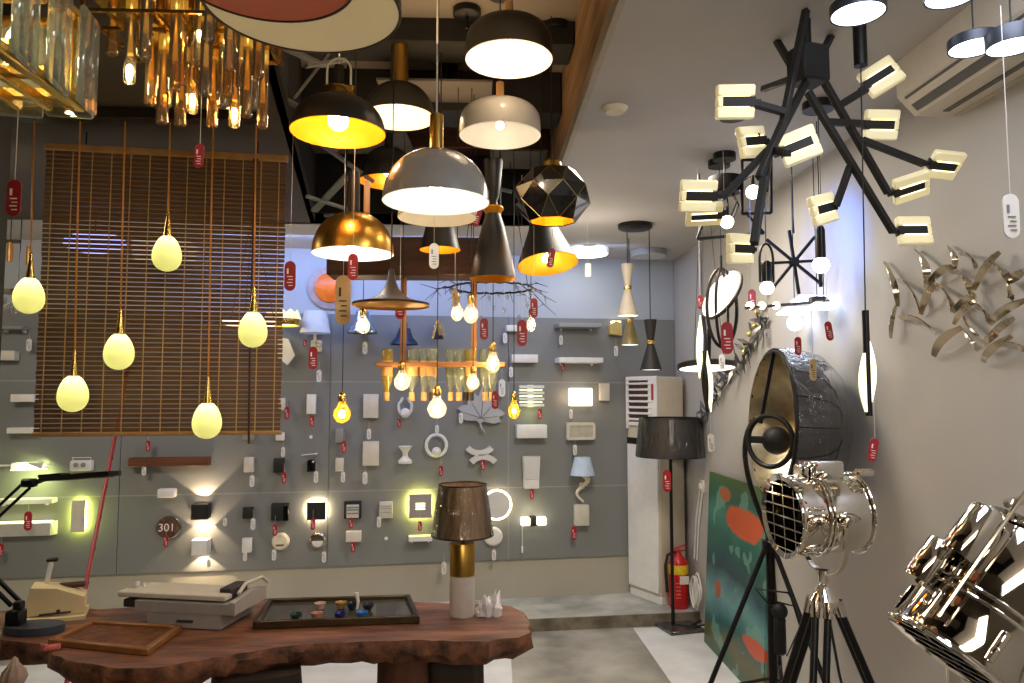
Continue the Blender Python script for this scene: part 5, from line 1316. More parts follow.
# row with the lit squares
wbox('small black square wall lamp, leftmost of the row with the lit squares', 249, 512, 10, 11, m_blackm, .05)
def bev(t, s, d):
    b = MB(); b.box((6 * s, -d - .012, -1 * s), (5 * s, .012, 15 * s), .002); part('side_fin', b, m_blackgl, t)
wbox('large plain black square wall lamp left of the backlit black square', 281, 511, 17, 17, m_blackm, .05, trim=bev)
boxglow('black square wall lamp with a warm white halo all around', 317, 510, 18, 17, m_blackm, E('halo_led', (255, 230, 184), 60), (255, 236, 200), 1)
def fr(t, s, d):
    b = MB(); b.box((0, -d - .010, -1 * s), (12 * s, .008, 13 * s), .001); part('white_screen', b, m_frost, t)
    b = MB()
    for z in (-3, 0.5, 3): b.box((0, -d - .016, z * s), (13 * s, .006, 1.4 * s))
    part('cross_bars', b, m_greyp, t)
wbox('black framed square wall lamp with a barred white window', 353, 509, 17, 17, m_blackm, .05, trim=fr)
def grooves(t, s, d):
    b = MB()
    for z in (-2, 1.5, 4): b.box((0, -d - .009, z * s), (11 * s, .004, .5 * s))
    part('grooves', b, m_greyp, t)
wbox('beige square wall lamp with fine grooves', 386, 509, 13, 16, m_beige, .05, trim=grooves)
def threeb(t, s):
    b = MB()
    for z in (-2.5, 0, 2.5): b.box((0, -.067, z * s), (9 * s, .004, 1.3 * s))
    part('light_slots', b, m_ylw3, t)
boxglow('grey square wall lamp with three glowing slots and a yellow halo', 420, 505, 22, 23, M('mauve_grey', (152, 144, 140), .5, 0, .04), E('yellow_led', (240, 236, 120), 48), (240, 240, 150), 1, face=threeb)
boxglow('round wall lamp with a warm halo, half behind the table lamp shade', 496, 504, 30, 30, m_frost, m_ylw2, (255, 240, 220), 1, ring=True)
# lowest row
wbox('white block wall lamp, leftmost of the lowest row', 248, 544, 9, 14, m_white, .05)
def roundp(label, px, py, r, m, m2, flat=True):
    t, s = W('round_sconce', label, 'wall lamp', px, py)
    b = MB(); b.frame((0, -.02, 0), (0, -1, 0)); b.lathe([(0, .02), (r * s * .8, .018), (r * s, .006), (r * s, -.018), (0, -.018)], n=36); part('disc', b, m, t)
    return t, s
t, s = roundp('round cream wall lamp with a small dark inscription', 281, 541, 8.6, m_cream, None)
b = MB()
for k in range(5): b.box(((-3.2 + 1.5 * k) * s, -.042, -3 * s), (1.1 * s, .003, 1.4 * s))
part('inscription', b, m_dwood, t)
t, s = roundp('round chrome-rimmed wall lamp below the backlit black square', 318, 540, 8.2, m_silver, None)
b = MB(); b.wallprism([(5.5 * s * cos(a), 5.5 * s * sin(a)) for a in [pi + pi * i / 12 for i in range(13)]], -.046, -.04); part('half_lens', b, m_white, t)
wbox('pale pink block wall lamp below the barred window lamp', 354, 535, 15, 10, m_pink, .07)
shelf('white ledge wall lamp below the grey lamp with glowing slots', 420, 537, 23, 5, m_white, .08)
t, s = roundp('plain white disc wall lamp below the haloed round lamp', 493, 536, 9.2, m_white, None)
wbox('small white lamp hidden behind the neck of the table lamp', 455, 539, 10, 8, m_white, .06, group=None)
for px, py, lab in ((386, 538.5, 'small white screw cap under the beige grooved lamp'), (311, 437, 'small screw cap under the narrow white block lamp')):
    t, s = W('screw_cap', lab, 'screw cap', px, py); b = MB(); b.frame((0, 0, 0), (0, -1, 0)); b.lathe([(0, .012), (1.6 * s, .01), (1.8 * s, 0), (0, 0)], n=16); part('cap', b, m_white, t)
# right column
def stripes():
    t, s = W('striped_sconce', 'lit white wall lamp of stacked horizontal bars', 'wall lamp', 530, 396)
    for z in (9, 3, -3, -9):
        b = MB(); b.box((0, -.05, z * s), (25 * s, .05, 2.6 * s), .002); part('bar', b, m_white, t)
    b = MB()
    for z in (6, 0, -6): b.box((0, -.035, z * s), (23 * s, .012, .8 * s))
    part('led_strip', b, E('stripe_led', (244, 250, 190), 3.0), t)
    b = MB(); b.box((0, -.01, 0), (6 * s, .02, 22 * s)); part('wall_plate', b, m_white, t)
    light('POINT', 'glow', onwall(532, 411, .1), .35, (240, 248, 170), .05)
stripes()
wbox('long white block wall lamp below the striped bar lamp', 530, 431, 30, 13, m_white, .08)
def taper():
    t, s = W('wall_sconce', 'tall tapering white glass wall lamp', 'wall lamp', 530, 471)
    poly = [(-8.5 * s, 15 * s), (8.5 * s, 15 * s), (7 * s, -16 * s), (-7 * s, -16 * s)]
    b = MB(); b.wallprism([(-8.3 * s, 15 * s), (8.3 * s, 15 * s), (7.2 * s, -7 * s), (-7.2 * s, -7 * s)], -.08, -.01); part('glass_shade', b, m_frost, t)
    b = MB(); b.wallprism([(-7.2 * s, -7.3 * s), (7.2 * s, -7.3 * s), (6.9 * s, -16 * s), (-6.9 * s, -16 * s)], -.08, -.004); part('base', b, m_whitem, t)
taper()
def twin():
    t, s = W('twin_sconce', 'lit wall lamp with two white blocks on a black middle', 'wall lamp', 532, 520)
    for x in (-8, 8): b = MB(); b.box((x * s, -.05, 0), (8.5 * s, .05, 7.5 * s), .004); part('lit_block', b, E('block_glow', (255, 246, 214), 4.5), t)
    b = MB(); b.box((0, -.035, 0), (5.5 * s, .06, 9 * s), .003); part('middle', b, m_blackm, t)
    b = MB(); b.tube([(-11 * s, -.05, -4 * s), (-11 * s, -.05, -24 * s)], .0025, 5); b.tube([(-11 * s, -.05, -24 * s), (-11 * s, -.05, -30 * s)], .008, 8); part('pull_cord', b, m_white, t)
    light('POINT', 'glow', onwall(532, 512, .12), .5, (255, 240, 190), .04)
twin()
def sq():
    t, s = W('fabric_sconce', 'glowing white square fabric wall lamp', 'wall lamp', 578, 397)
    b = MB(); b.box((0, -.07, 0), (21 * s, .11, 17.5 * s), .006); part('shade', b, E('fabric_glow', (255, 240, 214), 2.6), t)
    b = MB(); b.box((0, -.005, 0), (8 * s, .012, 8 * s)); part('wall_plate', b, m_white, t)
    light('POINT', 'glow', onwall(566, 397, .09), .22, (255, 190, 140), .03); light('POINT', 'glow', onwall(592, 397, .09), .2, (255, 190, 140), .03)
sq()
def boxf(t, s, d):
    b = MB()
    for a in (((-13, -7), (13, -7)), ((13, -7), (13, 7)), ((13, 7), (-13, 7)), ((-13, 7), (-13, -7))): b.bar((a[0][0] * s, -d - .012, a[0][1] * s), (a[1][0] * s, -d - .012, a[1][1] * s), 2.6 * s, .012, up=(0, 1, 0))
    part('raised_frame', b, m_beige, t)
wbox('beige rectangular wall lamp with a raised frame', 579, 431, 28, 17, M('inset_beige', (186, 180, 164), .5), .05, trim=boxf)
def cone():
    t, s = W('wave_sconce', 'bluish lampshade wall lamp on a wavy white stem', 'wall lamp', 579, 465)
    b = MB(); b.lathe([(12 * s, -8.5 * s), (7.5 * s, 9 * s)], (0, -.1, 0), 28); part('lamp_shade', b, M('bluish_shade', (186, 202, 220), .55, 0, .05), t)
    b = MB(); b.lathe([(0, -7.5 * s), (11 * s, -7.5 * s)], (0, -.1, 0), 28); part('shade_lining', b, m_white, t)
    pts = []; 
    for i in range(25):
        u = i / 24; pts.append((1 * s + 6.5 * s * sin(u * 6.4 + .3) * (1 - .35 * u), -.05, -9 * s - 26 * s * u))
    b = MB(); b.tube(pts, [(2.9 - 2.0 * i / 24) * s for i in range(25)], 8); b.box((2 * s, -.02, -20 * s), (4 * s, .04, 6 * s), .003); part('wavy_stem', b, m_cream, t)
cone()
wbox('cream block wall lamp above a red tag, lowest of the right column', 580, 514, 14, 20, m_beige, .06)
wbox('narrow white box high on the right of the glowing fabric lamp', 603, 392, 10, 17, m_beige, .04)
# upper right: ledges
shelf('dark grey ledge wall lamp, upper of the two at the right', 575, 327, 43, 4, m_greyp, .16)
shelf('pale ledge wall lamp directly below the dark grey ledge', 576, 361, 44, 5, m_whitem, .16)
wbox('long white block lamp left of the pale ledge', 523, 359, 26, 8, m_white, .08)
wbox('upper white block lamp behind the ring chandelier', 513, 329, 16, 6, m_white, .08)
# upper left of the centre
def shade_l():
    t, s = W('shade_sconce', 'pale blue drum-shade wall lamp right of the blind', 'wall lamp', 317, 324)
    b = MB(); b.lathe([(15 * s, -11 * s), (11 * s, 11 * s)], (0, -.13, 0), 32); part('lamp_shade', b, M('pale_blue_shade', (200, 206, 208), .6, 0, .06), t)
    b = MB(); b.tube([(0, -.13, 4 * s), (0, -.13, -18 * s), (0, -.01, -20 * s)], .01, 8); part('arm', b, m_cream, t)
    b = MB(); b.box((0, -.015, -23 * s), (11 * s, .03, 12 * s), .006); b.sphere((3 * s, -.035, -22 * s), 2.6 * s, 10, 8); b.sphere((-3 * s, -.035, -24 * s), 2.4 * s, 10, 8); part('flower_base', b, m_cream, t)
shade_l()
def scallop():
    t, s = W('shade_sconce', 'lit scalloped cream lamp peeking out right of the blind', 'wall lamp', 286, 320, off=.1)
    b = MB(); n = 10; k = 60; lo = []; hi = []
    for j in range(k):
        a = 2 * pi * j / k; sc = abs(sin(a * n / 2)) * 4 * s
        lo.append(b._v((18 * s * cos(a), -.16 + 18 * s * sin(a), -2 * s))); hi.append(b._v((15 * s * cos(a), -.16 + 15 * s * sin(a), 4 * s + sc)))
    for j in range(k): b._f((lo[j], lo[(j + 1) % k], hi[(j + 1) % k], hi[j]))
    part('scalloped_shade', b, M('scallop_cream', (236, 222, 170), .5, emit=(250, 226, 150), es=.5), t)
    b = MB(); b.lathe([(17 * s, -8 * s), (18.5 * s, -5 * s), (18.5 * s, -2 * s), (17 * s, -2 * s)], (0, -.16, 0), 36); part('rim', b, m_brass, t)
    b = MB(); b.lathe([(0, -8 * s), (14 * s, -7 * s), (16.5 * s, -5 * s)], (0, -.16, 0), 30); part('diffuser', b, E('scallop_glow', (255, 236, 170), 3), t)
    b = MB(); b.bar((0, 0.09, 0), (0, -.1, 0), .03, .03); part('arm', b, m_brass, t)
scallop()
def whitecone():
    t, s = W('shade_sconce', 'white leaf-shaped wall lamp half hidden by the blind', 'wall lamp', 287, 352)
    b = MB(); b.wallprism([(-8 * s, 14 * s), (2 * s, 13 * s), (9 * s, -4 * s), (2 * s, -14 * s), (-8 * s, -6 * s)], -.07, -.04); part('shade', b, m_white, t)
    b = MB(); b.box((0, -.02, 0), (6 * s, .04, 8 * s)); part('wall_mount', b, m_white, t)
whitecone()
def bell(label, px, py, w0, w1, h, m, rim=None):
    t, s = W('bell_sconce', label, 'wall lamp', px, py)
    b = MB(); b.lathe([(w0 * s, -h * s / 2), (w0 * s * .97, -h * s * .42), (w1 * s * 1.2, -h * s * .05), (w1 * s, h * s * .2), (w1 * s * .8, h * s / 2), (0, h * s / 2)], (0, -.13, 0), 32); part('shade', b, m, t)
    b = MB(); b.tube([(0, -.13, h * s / 2 - .004), (0, -.11, h * s * .75), (0, -.01, h * s * .7)], .009, 8); part('arm', b, m_black, t)
    b = MB(); b.box((0, -.008, h * s * .7), (6 * s, .014, 8 * s), .002); part('wall_plate', b, m_black, t)
    if rim: b = MB(); b.lathe([(w0 * s * .97, -h * s / 2 - .004), (w0 * s * 1.02, -h * s / 2), (w0 * s, -h * s / 2 + .01)], (0, -.13, 0), 32); part('rim', b, rim, t)
m_navy = M('navy_enamel', (36, 50, 70), .35, .2, .05)
bell('chrome-blue bell wall lamp behind the clear bulb left of the rack', 363, 324, 15, 8, 21, M('blue_chrome', (150, 172, 196), .15, .8, .05), m_silver)
bell('navy blue stepped wall lamp behind the left post of the rack', 404, 338, 14, 7, 16, m_navy)
def clip():
    t, s = W('clip_sconce', 'silver folded-strip wall lamp above the bottle rack', 'wall lamp', 437, 331)
    for a, c in (((-6, -10), (-1, 9)), ((1, 9), (6, -8)), ((-1, 9), (2, -6))):
        b = MB(); b.bar((a[0] * s, -.15, a[1] * s), (c[0] * s, -.16, c[1] * s), .022, .01, .002); part('strip', b, m_silver, t)
    b = MB(); b.lathe([(6 * s, -9 * s), (3 * s, -2 * s), (2 * s, 4 * s), (0, 4 * s)], (0, -.09, 0), 24); part('shade', b, m_blackm, t)
    b = MB(); b.box((0, -.02, 6 * s), (4 * s, .04, 6 * s), .003); part('wall_mount', b, m_silver, t)
clip()
def orange():
    t, s = W('orange_disc_sconce', 'glowing orange disc wall lamp behind a tan tag', 'wall lamp', 330, 288, off=.01)
    b = MB(); b.frame((0, -.03, 0), (0, -1, 0)); b.lathe([(0, .03), (9 * s, .024), (15 * s, .004), (15.5 * s, -.02), (0, -.02)], n=40); part('disc', b, M('orange_glass', (232, 116, 34), .35, 0, .25, 12, emit=(232, 120, 40), es=.12), t)
    b = MB(); b.frame((0, -.02, 0), (0, -1, 0)); b.lathe([(15 * s, .0), (22 * s, -.004), (22 * s, -.012), (15 * s, -.012)], n=40); part('halo_ring', b, M('painted_halo', (168, 150, 148), .4, 0, .15), t)  # pinkish light halo round the disc, coloured into a ring
orange()
def goldsc():
    t, s = W('wall_sconce', 'lit gold-based half-shade wall lamp left of the hourglass pendants', 'wall lamp', 613, 330)
    b = MB(); b.wallprism([(-6 * s, -5 * s), (6 * s, -6 * s), (6 * s, 6 * s), (0, 8 * s), (-6 * s, 4 * s)], -.08, -.01); part('shade', b, M('gold_shade', (204, 180, 110), .4, .2, .1), t)
    b = MB(); b.box((1 * s, -.045, 7.5 * s), (9 * s, .05, 1.6 * s), .002); part('lit_top', b, E('top_glow', (255, 240, 190), 4), t)
goldsc()
# strip seen left of the blind
shelf('dark ledge lamp at the far left, under the crystal lamp', 17, 329, 25, 3, m_greyp, .12)
wbox('cream block lamp at the far left beside the post', 11, 356, 18, 10, m_beige, .08)
wbox('long white block lamp at the far left below the cream one', 28, 398, 22, 8, m_white, .08)
shelf('thin white linear lamp at the far left, level with the blind bottom', 26, 430, 26, 6, m_white, .08, brk=False)
def cryst():
    p = at(18, 300, 4.6); t = thing('crystal_pendant', 'round crystal bead pendant glimpsed left of the blind', 'pendant lamp', p); s = 4.6 / F
    b = MB(); random.seed(5)
    for i in range(70):
        a = random.uniform(0, 2 * pi); r = 16 * s * sqrt(random.random()); b.lathe([(0, .014), (.012, 0), (0, -.02)], (r * cos(a), r * sin(a), random.uniform(-16, 4) * s * (1 - .5 * r / (16 * s))), 6)
    part('crystal_beads', b, m_crys, t, flat=True)
    b = MB(); b.lathe([(0, 6 * s), (15 * s, 6 * s), (16 * s, 9 * s), (0, 10 * s)], n=24); b.tube([(0, 0, 9 * s), (0, 0, HC - p.z)], .004, 6); part('chrome_plate', b, m_silver, t)
    p = at(10, 252, 4.4); t = thing('amber_pendant', 'amber glass pendant glimpsed left of the blind above the crystal one', 'pendant lamp', p)
    for x in (-6, 0, 6):
        b = MB(); b.lathe([(2.4 * s, -9 * s), (2.8 * s, 0), (2.4 * s, 9 * s), (0, 9.5 * s)], (x * s, .02 * x, 0), 14); part('amber_glass', b, M('amber_shade', (120, 84, 36), .3, .4, .2, emit=(220, 150, 60), es=.15), t)
    b = MB(); b.bar((-9 * s, 0, 10 * s), (9 * s, 0, 10 * s), .02); b.tube([(0, 0, 10 * s), (0, 0, HC - p.z)], .003, 6); part('top_bar', b, m_bronze, t)
cryst()
# lamps hidden behind the blind, showing through the slats
def behind():
    Y = 4.4; s = Y / F; p = at(95, 243, Y); t = thing('oval_pendant', 'bluish lit oval pendant showing through the blind slats', 'pendant lamp', p)
    b = MB(); b.sphere((0, 0, 0), 30 * s, 28, 12, 1, .6, .35); part('shade', b, E('blue_oval', (170, 180, 255), 2.0), t)
    b = MB(); b.tube([(0, 0, 8 * s), (0, 0, HC - p.z)], .003, 6); part('cord', b, m_cord, t)
    p = at(250, 323, Y); t = thing('ring_pendant', 'lit ring pendant behind the right part of the blind', 'pendant lamp', p)
    b = MB(); b.tube([(24 * s * cos(a), 24 * s * sin(a), 0) for a in [2 * pi * i / 40 for i in range(40)]], .012, 8, closed=True); part('lit_ring', b, m_gloww, t)
    b = MB()
    for a in (0, 2.1, 4.2): b.tube([(24 * s * cos(a), 24 * s * sin(a), .01), (0, 0, HC - p.z)], .002, 5)
    part('hanging_wire', b, m_cord, t)
    p = at(165, 252, Y); t = thing('drum_pendant', 'white drum pendant showing through the middle of the blind', 'pendant lamp', p)
    b = MB(); b.lathe([(0, -9 * s), (28 * s, -8 * s), (30 * s, 8 * s), (0, 8 * s)], n=32); part('shade', b, E('drum_glow', (226, 214, 200), .8), t)
    b = MB(); b.tube([(0, 0, 8 * s), (0, 0, HC - p.z)], .003, 6); part('cord', b, m_cord, t)
behind()

# ================================================================ price tags
def tag(label, p, rz, w, h, kind='red', cord=.06, tilt=0.0, turn=0.0):
    m, pm = {'red': (m_red, m_pale), 'white': (m_tagw, m_ink), 'tan': (m_tan, m_dwood), 'dark': (m_dred, m_pale)}[kind]
    t = thing('hanging_price_tag', label, 'price tag', p, rz + turn, {'red': 'red price tags', 'dark': 'red price tags', 'white': 'white price tags', 'tan': 'tan price tags'}[kind])
    k = 8; poly = [(w / 2 * cos(a), h / 2 - w / 2 + w / 2 * sin(a)) for a in [pi * i / k for i in range(k + 1)]] + [(w / 2 * cos(a), -h / 2 + w / 2 + w / 2 * sin(a)) for a in [pi + pi * i / k for i in range(k + 1)]]
    b = MB(); b.M = Matrix.Rotation(tilt, 4, 'Y'); b.wallprism(poly, -.0015, .0015); part('tag_plate', b, m, t)
    b = MB(); b.M = Matrix.Rotation(tilt, 4, 'Y')
    for i in range(4): b.box((w * .08 * (i % 2), -.0022, -h * .02 - h * .1 * i), (w * (.5 - .1 * (i % 2)), .0012, h * .028))
    b.box((-w * .2, -.0022, h * .16), (w * .16, .0012, h * .18)); part('print', b, pm, t)
    if cord > 0:
        b = MB(); top = V((h / 2 * sin(tilt), 0, h / 2 - w * .25)); b.tube([top, V((top.x, 0, h / 2 + cord))], .0009, 5); part('cord', b, m_wcord, t)
    return t
m_tan = M('tan_card', (190, 160, 112), .6, 0, .12); m_dred = M('shaded_red', (150, 30, 40), .45, 0, .06)
WT = [  # px, py, h px, kind, what it hangs on
 (28, 521, 21, 'red', 'the white ledge lamp at the left'), (1, 550, 14, 'red', 'the wedge-shaped lamp at the left edge'), (144, 470, 12, 'white', 'the brown wooden bar lamp'), (148, 446, 12, 'dark', 'the bottom of the blind, over the brown bar lamp'), (166, 541, 13, 'red', 'the round brown plaque'),
 (287, 413, 14, 'dark', 'the lamp hidden at the blind edge'), (312, 421, 13, 'red', 'the narrow white block lamp'), (344, 447, 14, 'red', 'the grey block lamp behind the orange bulb'), (369, 434, 12, 'white', 'the upper cream panel lamp'),
 (284, 478, 13, 'red', 'the black block lamp of the middle row'), (252, 481, 13, 'white', 'the leftmost beige block lamp'), (283, 452, 11, 'white', 'the small white block lamp under the blind'), (316, 477, 13, 'white', 'the narrow black block lamp'), (343, 477, 12, 'white', 'the small cream block lamp'), (365, 478, 14, 'white', 'the lower cream panel lamp'),
 (253, 524, 13, 'white', 'the small black square lamp'), (275, 530, 13, 'red', 'the large plain black square lamp'), (313, 524, 13, 'red', 'the haloed black square lamp'), (351, 523, 12, 'red', 'the barred window lamp'), (379, 522, 12, 'white', 'the beige grooved lamp'), (420, 526, 11, 'red', 'the grey lamp with glowing slots'),
 (245, 556, 11, 'white', 'the white block lamp of the lowest row'), (274, 555, 12, 'white', 'the round cream lamp'), (324, 557, 12, 'white', 'the round chrome-rimmed lamp'), (353, 547, 12, 'red', 'the pale pink block lamp'), (494, 555, 12, 'white', 'the plain white disc lamp'), (444, 568, 14, 'white', 'the lamp behind the table lamp neck'),
 (540, 414, 12, 'red', 'the striped bar lamp'), (532, 494, 12, 'red', 'the tall tapering lamp'), (574, 533, 15, 'red', 'the lowest cream block lamp at the right'), (571, 414, 11, 'white', 'the glowing fabric lamp'), (575, 450, 12, 'white', 'the framed beige lamp above the wavy lamp'), (441, 471, 12, 'dark', 'the white ring lamp'), (483, 465, 12, 'red', 'the two curved bands lamp'),
 (437, 429, 9, 'white', 'the lowest globe bulb, seen over the ring lamp'), (399, 423, 10, 'dark', 'the silver loop lamp'), (461, 418, 12, 'white', 'the maple leaf lamp'), (313, 358, 26, 'dark', 'the pale blue drum-shade lamp'), (319, 376, 14, 'white', 'the flower base of the drum-shade lamp'), (305, 343, 8, 'dark', 'the scalloped cream lamp'),
 (365, 348, 14, 'white', 'the chrome-blue bell lamp'), (561, 340, 11, 'white', 'the dark grey ledge lamp'), (511, 372, 12, 'white', 'the long white block lamp beside the pale ledge'), (505, 338, 12, 'white', 'the upper white block lamp'), (563, 367, 10, 'dark', 'the pale ledge lamp'), (616, 351, 12, 'white', 'the gold half-shade lamp'),
 (29, 345, 14, 'white', 'the dark ledge lamp left of the blind'), (225, 522, 9, 'white', 'the black cube lamp, right side of its light fan'), (209, 563, 9, 'white', 'the white cube lamp'), (502, 388, 20, 'white', 'the maple leaf lamp at its upper right tip'), (404, 505, 1, None, '')]
for px, py, h, k, what in WT:
    if not k: continue
    p = onwall(px, py, OFF + .11 if h > 20 else OFF + .075 if k != 'white' else OFF + .07); s = p.y / F
    tag(('white' if k == 'white' else 'red') + ' price tag hanging from ' + what, p, A, max(3.6, h * .33) * s, h * .88 * s, k, .03 + h * s * .3, 0.0)
HT = [  # px, py, h px, Y, kind, cord m, tilt, label
 (199, 156, 25, 1.95, 'red', .22, .06, 'red price tag on a string under the glass tube chandelier'), (14, 198, 37, 1.9, 'dark', .3, .0, 'large red price tag hanging before the dark post at the left edge'),
 (290, 276, 30, 2.6, 'dark', .5, .0, 'red price tag hanging just right of the bamboo blind'), (353, 267, 27, 2.55, 'red', .5, .0, 'red price tag hanging in front of the brass dome pendant'),
 (400, 306, 26, 2.75, 'red', .5, .0, 'pinkish red price tag hanging over the black trumpet pendant'), (484, 329, 22, 3.1, 'dark', .35, .0, 'red price tag hanging just below the tall black cone pendant'),
 (522, 333, 27, 3.0, 'dark', .6, .0, 'larger red price tag right of the ring chandelier bulbs'), (534, 308, 20, 3.1, 'red', .5, .0, 'red price tag hanging highest beside the ring chandelier'),
 (477, 216, 22, 2.88, 'red', .12, .25, 'red price tag hanging at the neck of the tall black cone pendant'), (551, 258, 20, 3.1, 'dark', .4, .15, 'dark red price tag before the blue-black cone pendant'),
 (434, 256, 26, 2.6, 'white', .3, .0, 'cream price tag hanging below the cream dish pendant'), (495, 400, 18, 3.2, 'red', .12, .0, 'red price tag hanging under the right end of the bottle rack'),
 (343, 300, 50, 2.6, 'tan', .5, .0, 'large tan wooden tag hanging before the orange disc lamp'), (455, 298, 18, 3.1, 'tan', .2, .0, 'tan tag hanging beside the slim bulb under the ring chandelier'),
 (727, 338, 33, 2.5, 'red', .6, .0, 'red price tag hanging before the oval ring pendant'), (752, 300, 22, 3.0, 'red', .5, .0, 'red price tag behind the left end of the lit plate bar'),
 (768, 338, 19, 2.8, 'white', .3, .0, 'white price tag under the looped globe bulb'), (798, 346, 19, 2.9, 'red', .12, .0, 'red price tag under the lowest globe bulb'),
 (829, 331, 20, 2.8, 'red', .3, -.15, 'red price tag right of the lit plate bar'), (813, 370, 22, 2.7, 'tan', .25, .0, 'tan tag hanging over the plastic-wrapped reflector'),
 (873, 450, 24, 1.95, 'red', .14, .2, 'red price tag under the slim pendant with leaf plates'), (1011, 216, 47, 1.3, 'white', .36, .0, 'large white price tag on a long string at the right edge'),
 (722, 362, 16, 3.7, 'white', .3, .0, 'white price tag before the thin flat disc pendant'), (711, 443, 18, 3.6, 'white', .3, .0, 'white price tag hanging right of the floor lamp shade'), (700, 302, 14, 3.4, 'red', .8, .0, 'faint red tag high above the leaf pendant'),
 (667, 481, 22, 4.95, 'red', 0, .0, 'red tag hanging beside the floor lamp pole')]
for px, py, h, Y, k, cd, tl, lab in HT:
    p = at(px, py, Y); s = Y / F; tag(lab, p, 0.0, h * (.30 if k == 'tan' else .37) * s if h != 50 else 15 * s, h * s, k, cd, tl)
# ================================================================ live-edge table and what stands on it
TZ = 0.75
m_slabw = M('live_edge_wood', (74, 42, 29), .42, 0, 0, 7, bump=.35, stretch=(.6, 2.2, 1.5), col2=(138, 92, 64), coat=.15, bscale=18)
m_bark = M('rough_bark', (54, 32, 22), .75, 0, 0, 16, bump=1.0, col2=(140, 90, 60), bscale=34)
m_stump = M('dark_stump', (34, 22, 16), .6, 0, .5, 6, bump=.5)
m_trunk = M('brown_trunk', (86, 48, 28), .6, 0, .45, 6, bump=.5, stretch=(2, 2, .6))
def table():
    out = [(-70, 613), (0, 611), (46, 606), (100, 609), (150, 606), (200, 603), (255, 598), (300, 600), (360, 601), (420, 602), (455, 604), (490, 604), (510, 606), (523, 612), (529, 621), (529, 632), (520, 637), (488, 641), (455, 641),
           (420, 640), (386, 641), (340, 642), (300, 644), (262, 650), (225, 656), (190, 662), (150, 668), (118, 668), (90, 664), (66, 660), (54, 655), (48, 645), (26, 643), (0, 640), (-70, 642)]
    P = [onz(x, y, TZ) for x, y in out]; n = len(P)
    c = sum(P, V((0, 0, 0))) / n
    t = thing('live_edge_table', 'long live-edge wooden slab table on tree stump legs', 'table', V((c.x, c.y, 0)))
    # densify the edge
    random.seed(21); E_ = []
    for i in range(n):
        a, b_ = P[i], P[(i + 1) % n]; k = max(1, int((b_ - a).length / .035))
        for j in range(k):
            q = a.lerp(b_, j / k); q = q + V((random.uniform(-.006, .006), random.uniform(-.006, .006), 0)); E_.append(q)
    k = len(E_); bb = MB(); th = .085
    cen = V((c.x, c.y, TZ))
    def ringz(off, z, jit):
        r = []
        for i, q in enumerate(E_):
            tn = (E_[(i + 1) % k] - E_[i - 1]).normalized(); nr = V((-tn.y, tn.x, 0))   # outwards for clockwise-from-above outlines
            o = off + random.uniform(-jit, jit); r.append(bb._v(V((q.x, q.y, z + random.uniform(-jit, jit) * .5)) + nr * o))
        return r
    r0 = [bb._v(V((q.x, q.y, TZ))) for q in E_]
    r1 = ringz(.006, TZ - .02, .007); r2 = ringz(.0, TZ - .05, .014); r3 = ringz(-.035, TZ - th, .016)
    top = bb._f(r0)
    for a, b_ in ((r0, r1), (r1, r2), (r2, r3)):
        for i in range(k): bb._f((a[i], a[(i + 1) % k], b_[(i + 1) % k], b_[i]))
    bb._f(r3[::-1])
    bmesh.ops.triangulate(bb.bm, faces=[f for f in bb.bm.faces if len(f.verts) > 4])
    for f in bb.bm.faces: f.material_index = 0 if abs(f.calc_center_median().z - TZ) < .001 else 1
    part('slab_top', bb, [m_slabw, m_bark], t, world=True)
    def stump(nm, px, d, pr, m, sq=1.0, seed=1):
        random.seed(seed); b = MB(); c0 = at(px, 660, d); rings = []
        ph = [random.uniform(0, 6.28) for _ in range(4)]
        for z, r in pr:
            rings.append([b._v((c0.x + r * (1 + .09 * sin(3 * a + ph[0]) + .06 * sin(5 * a + ph[1]) + .03 * sin(9 * a + ph[2] + z * 4)) * cos(a), c0.y + sq * r * (1 + .08 * sin(4 * a + ph[3])) * sin(a), z)) for a in [2 * pi * i / 40 for i in range(40)]])
        for a_, b_ in zip(rings, rings[1:]):
            for j in range(40): b._f((a_[j], a_[(j + 1) % 40], b_[(j + 1) % 40], b_[j]))
        b._f(rings[0][::-1]); b._f(rings[-1]); return part(nm, b, m, t, world=True)
    stump('stump_leg', 256, 2.62, [(0, .26), (.1, .22), (.3, .17), (.5, .17), (.62, .15), (TZ - th + .01, .145)], m_stump, .8, 3)
    stump('stump_leg', 405, 2.76, [(0, .13), (.2, .1), (.45, .09), (TZ - th + .01, .088)], m_trunk, .8, 5)
    stump('stump_leg', 452, 2.82, [(0, .16), (.2, .12), (.45, .11), (TZ - th + .01, .108)], m_stump, .8, 8)
    stump('stump_leg', 112, 2.42, [(0, .2), (.3, .14), (.55, .13), (TZ - th + .01, .15)], m_trunk, .8, 9)
table()
def tray_frame(px4, z0, name, label, cat, h, rim, m, m2, base='panel', rimn='frame'):
    q = [onz(x, y, z0) for x, y in px4]; c = sum(q, V((0, 0, 0))) / 4
    t = thing(name, label, cat, V((c.x, c.y, z0)))
    q = [p - V((c.x, c.y, z0)) for p in q]
    b = MB(); b.prism([(p.x, p.y) for p in q], .001, h * .55); part(base, b, m2, t)
    b = MB()
    for i in range(4):
        a, e = q[i], q[(i + 1) % 4]; d = (e - a).normalized() * rim * .5
        b.bar(a + V((0, 0, h / 2 + .001)) - d * 0, e + V((0, 0, h / 2 + .001)) + d * 0, rim, h, .003, up=(0, 0, 1))
    for p in q: b.box(p + V((0, 0, h / 2 + .001)), (rim, rim, h), .003)
    part(rimn, b, m, t); return t
m_trayw = M('tray_frame_wood', (134, 88, 44), .4, 0, .2, 12); m_trayp = M('carved_tray_panel', (104, 62, 28), .5, 0, .45, 26, bump=.5, bscale=60)
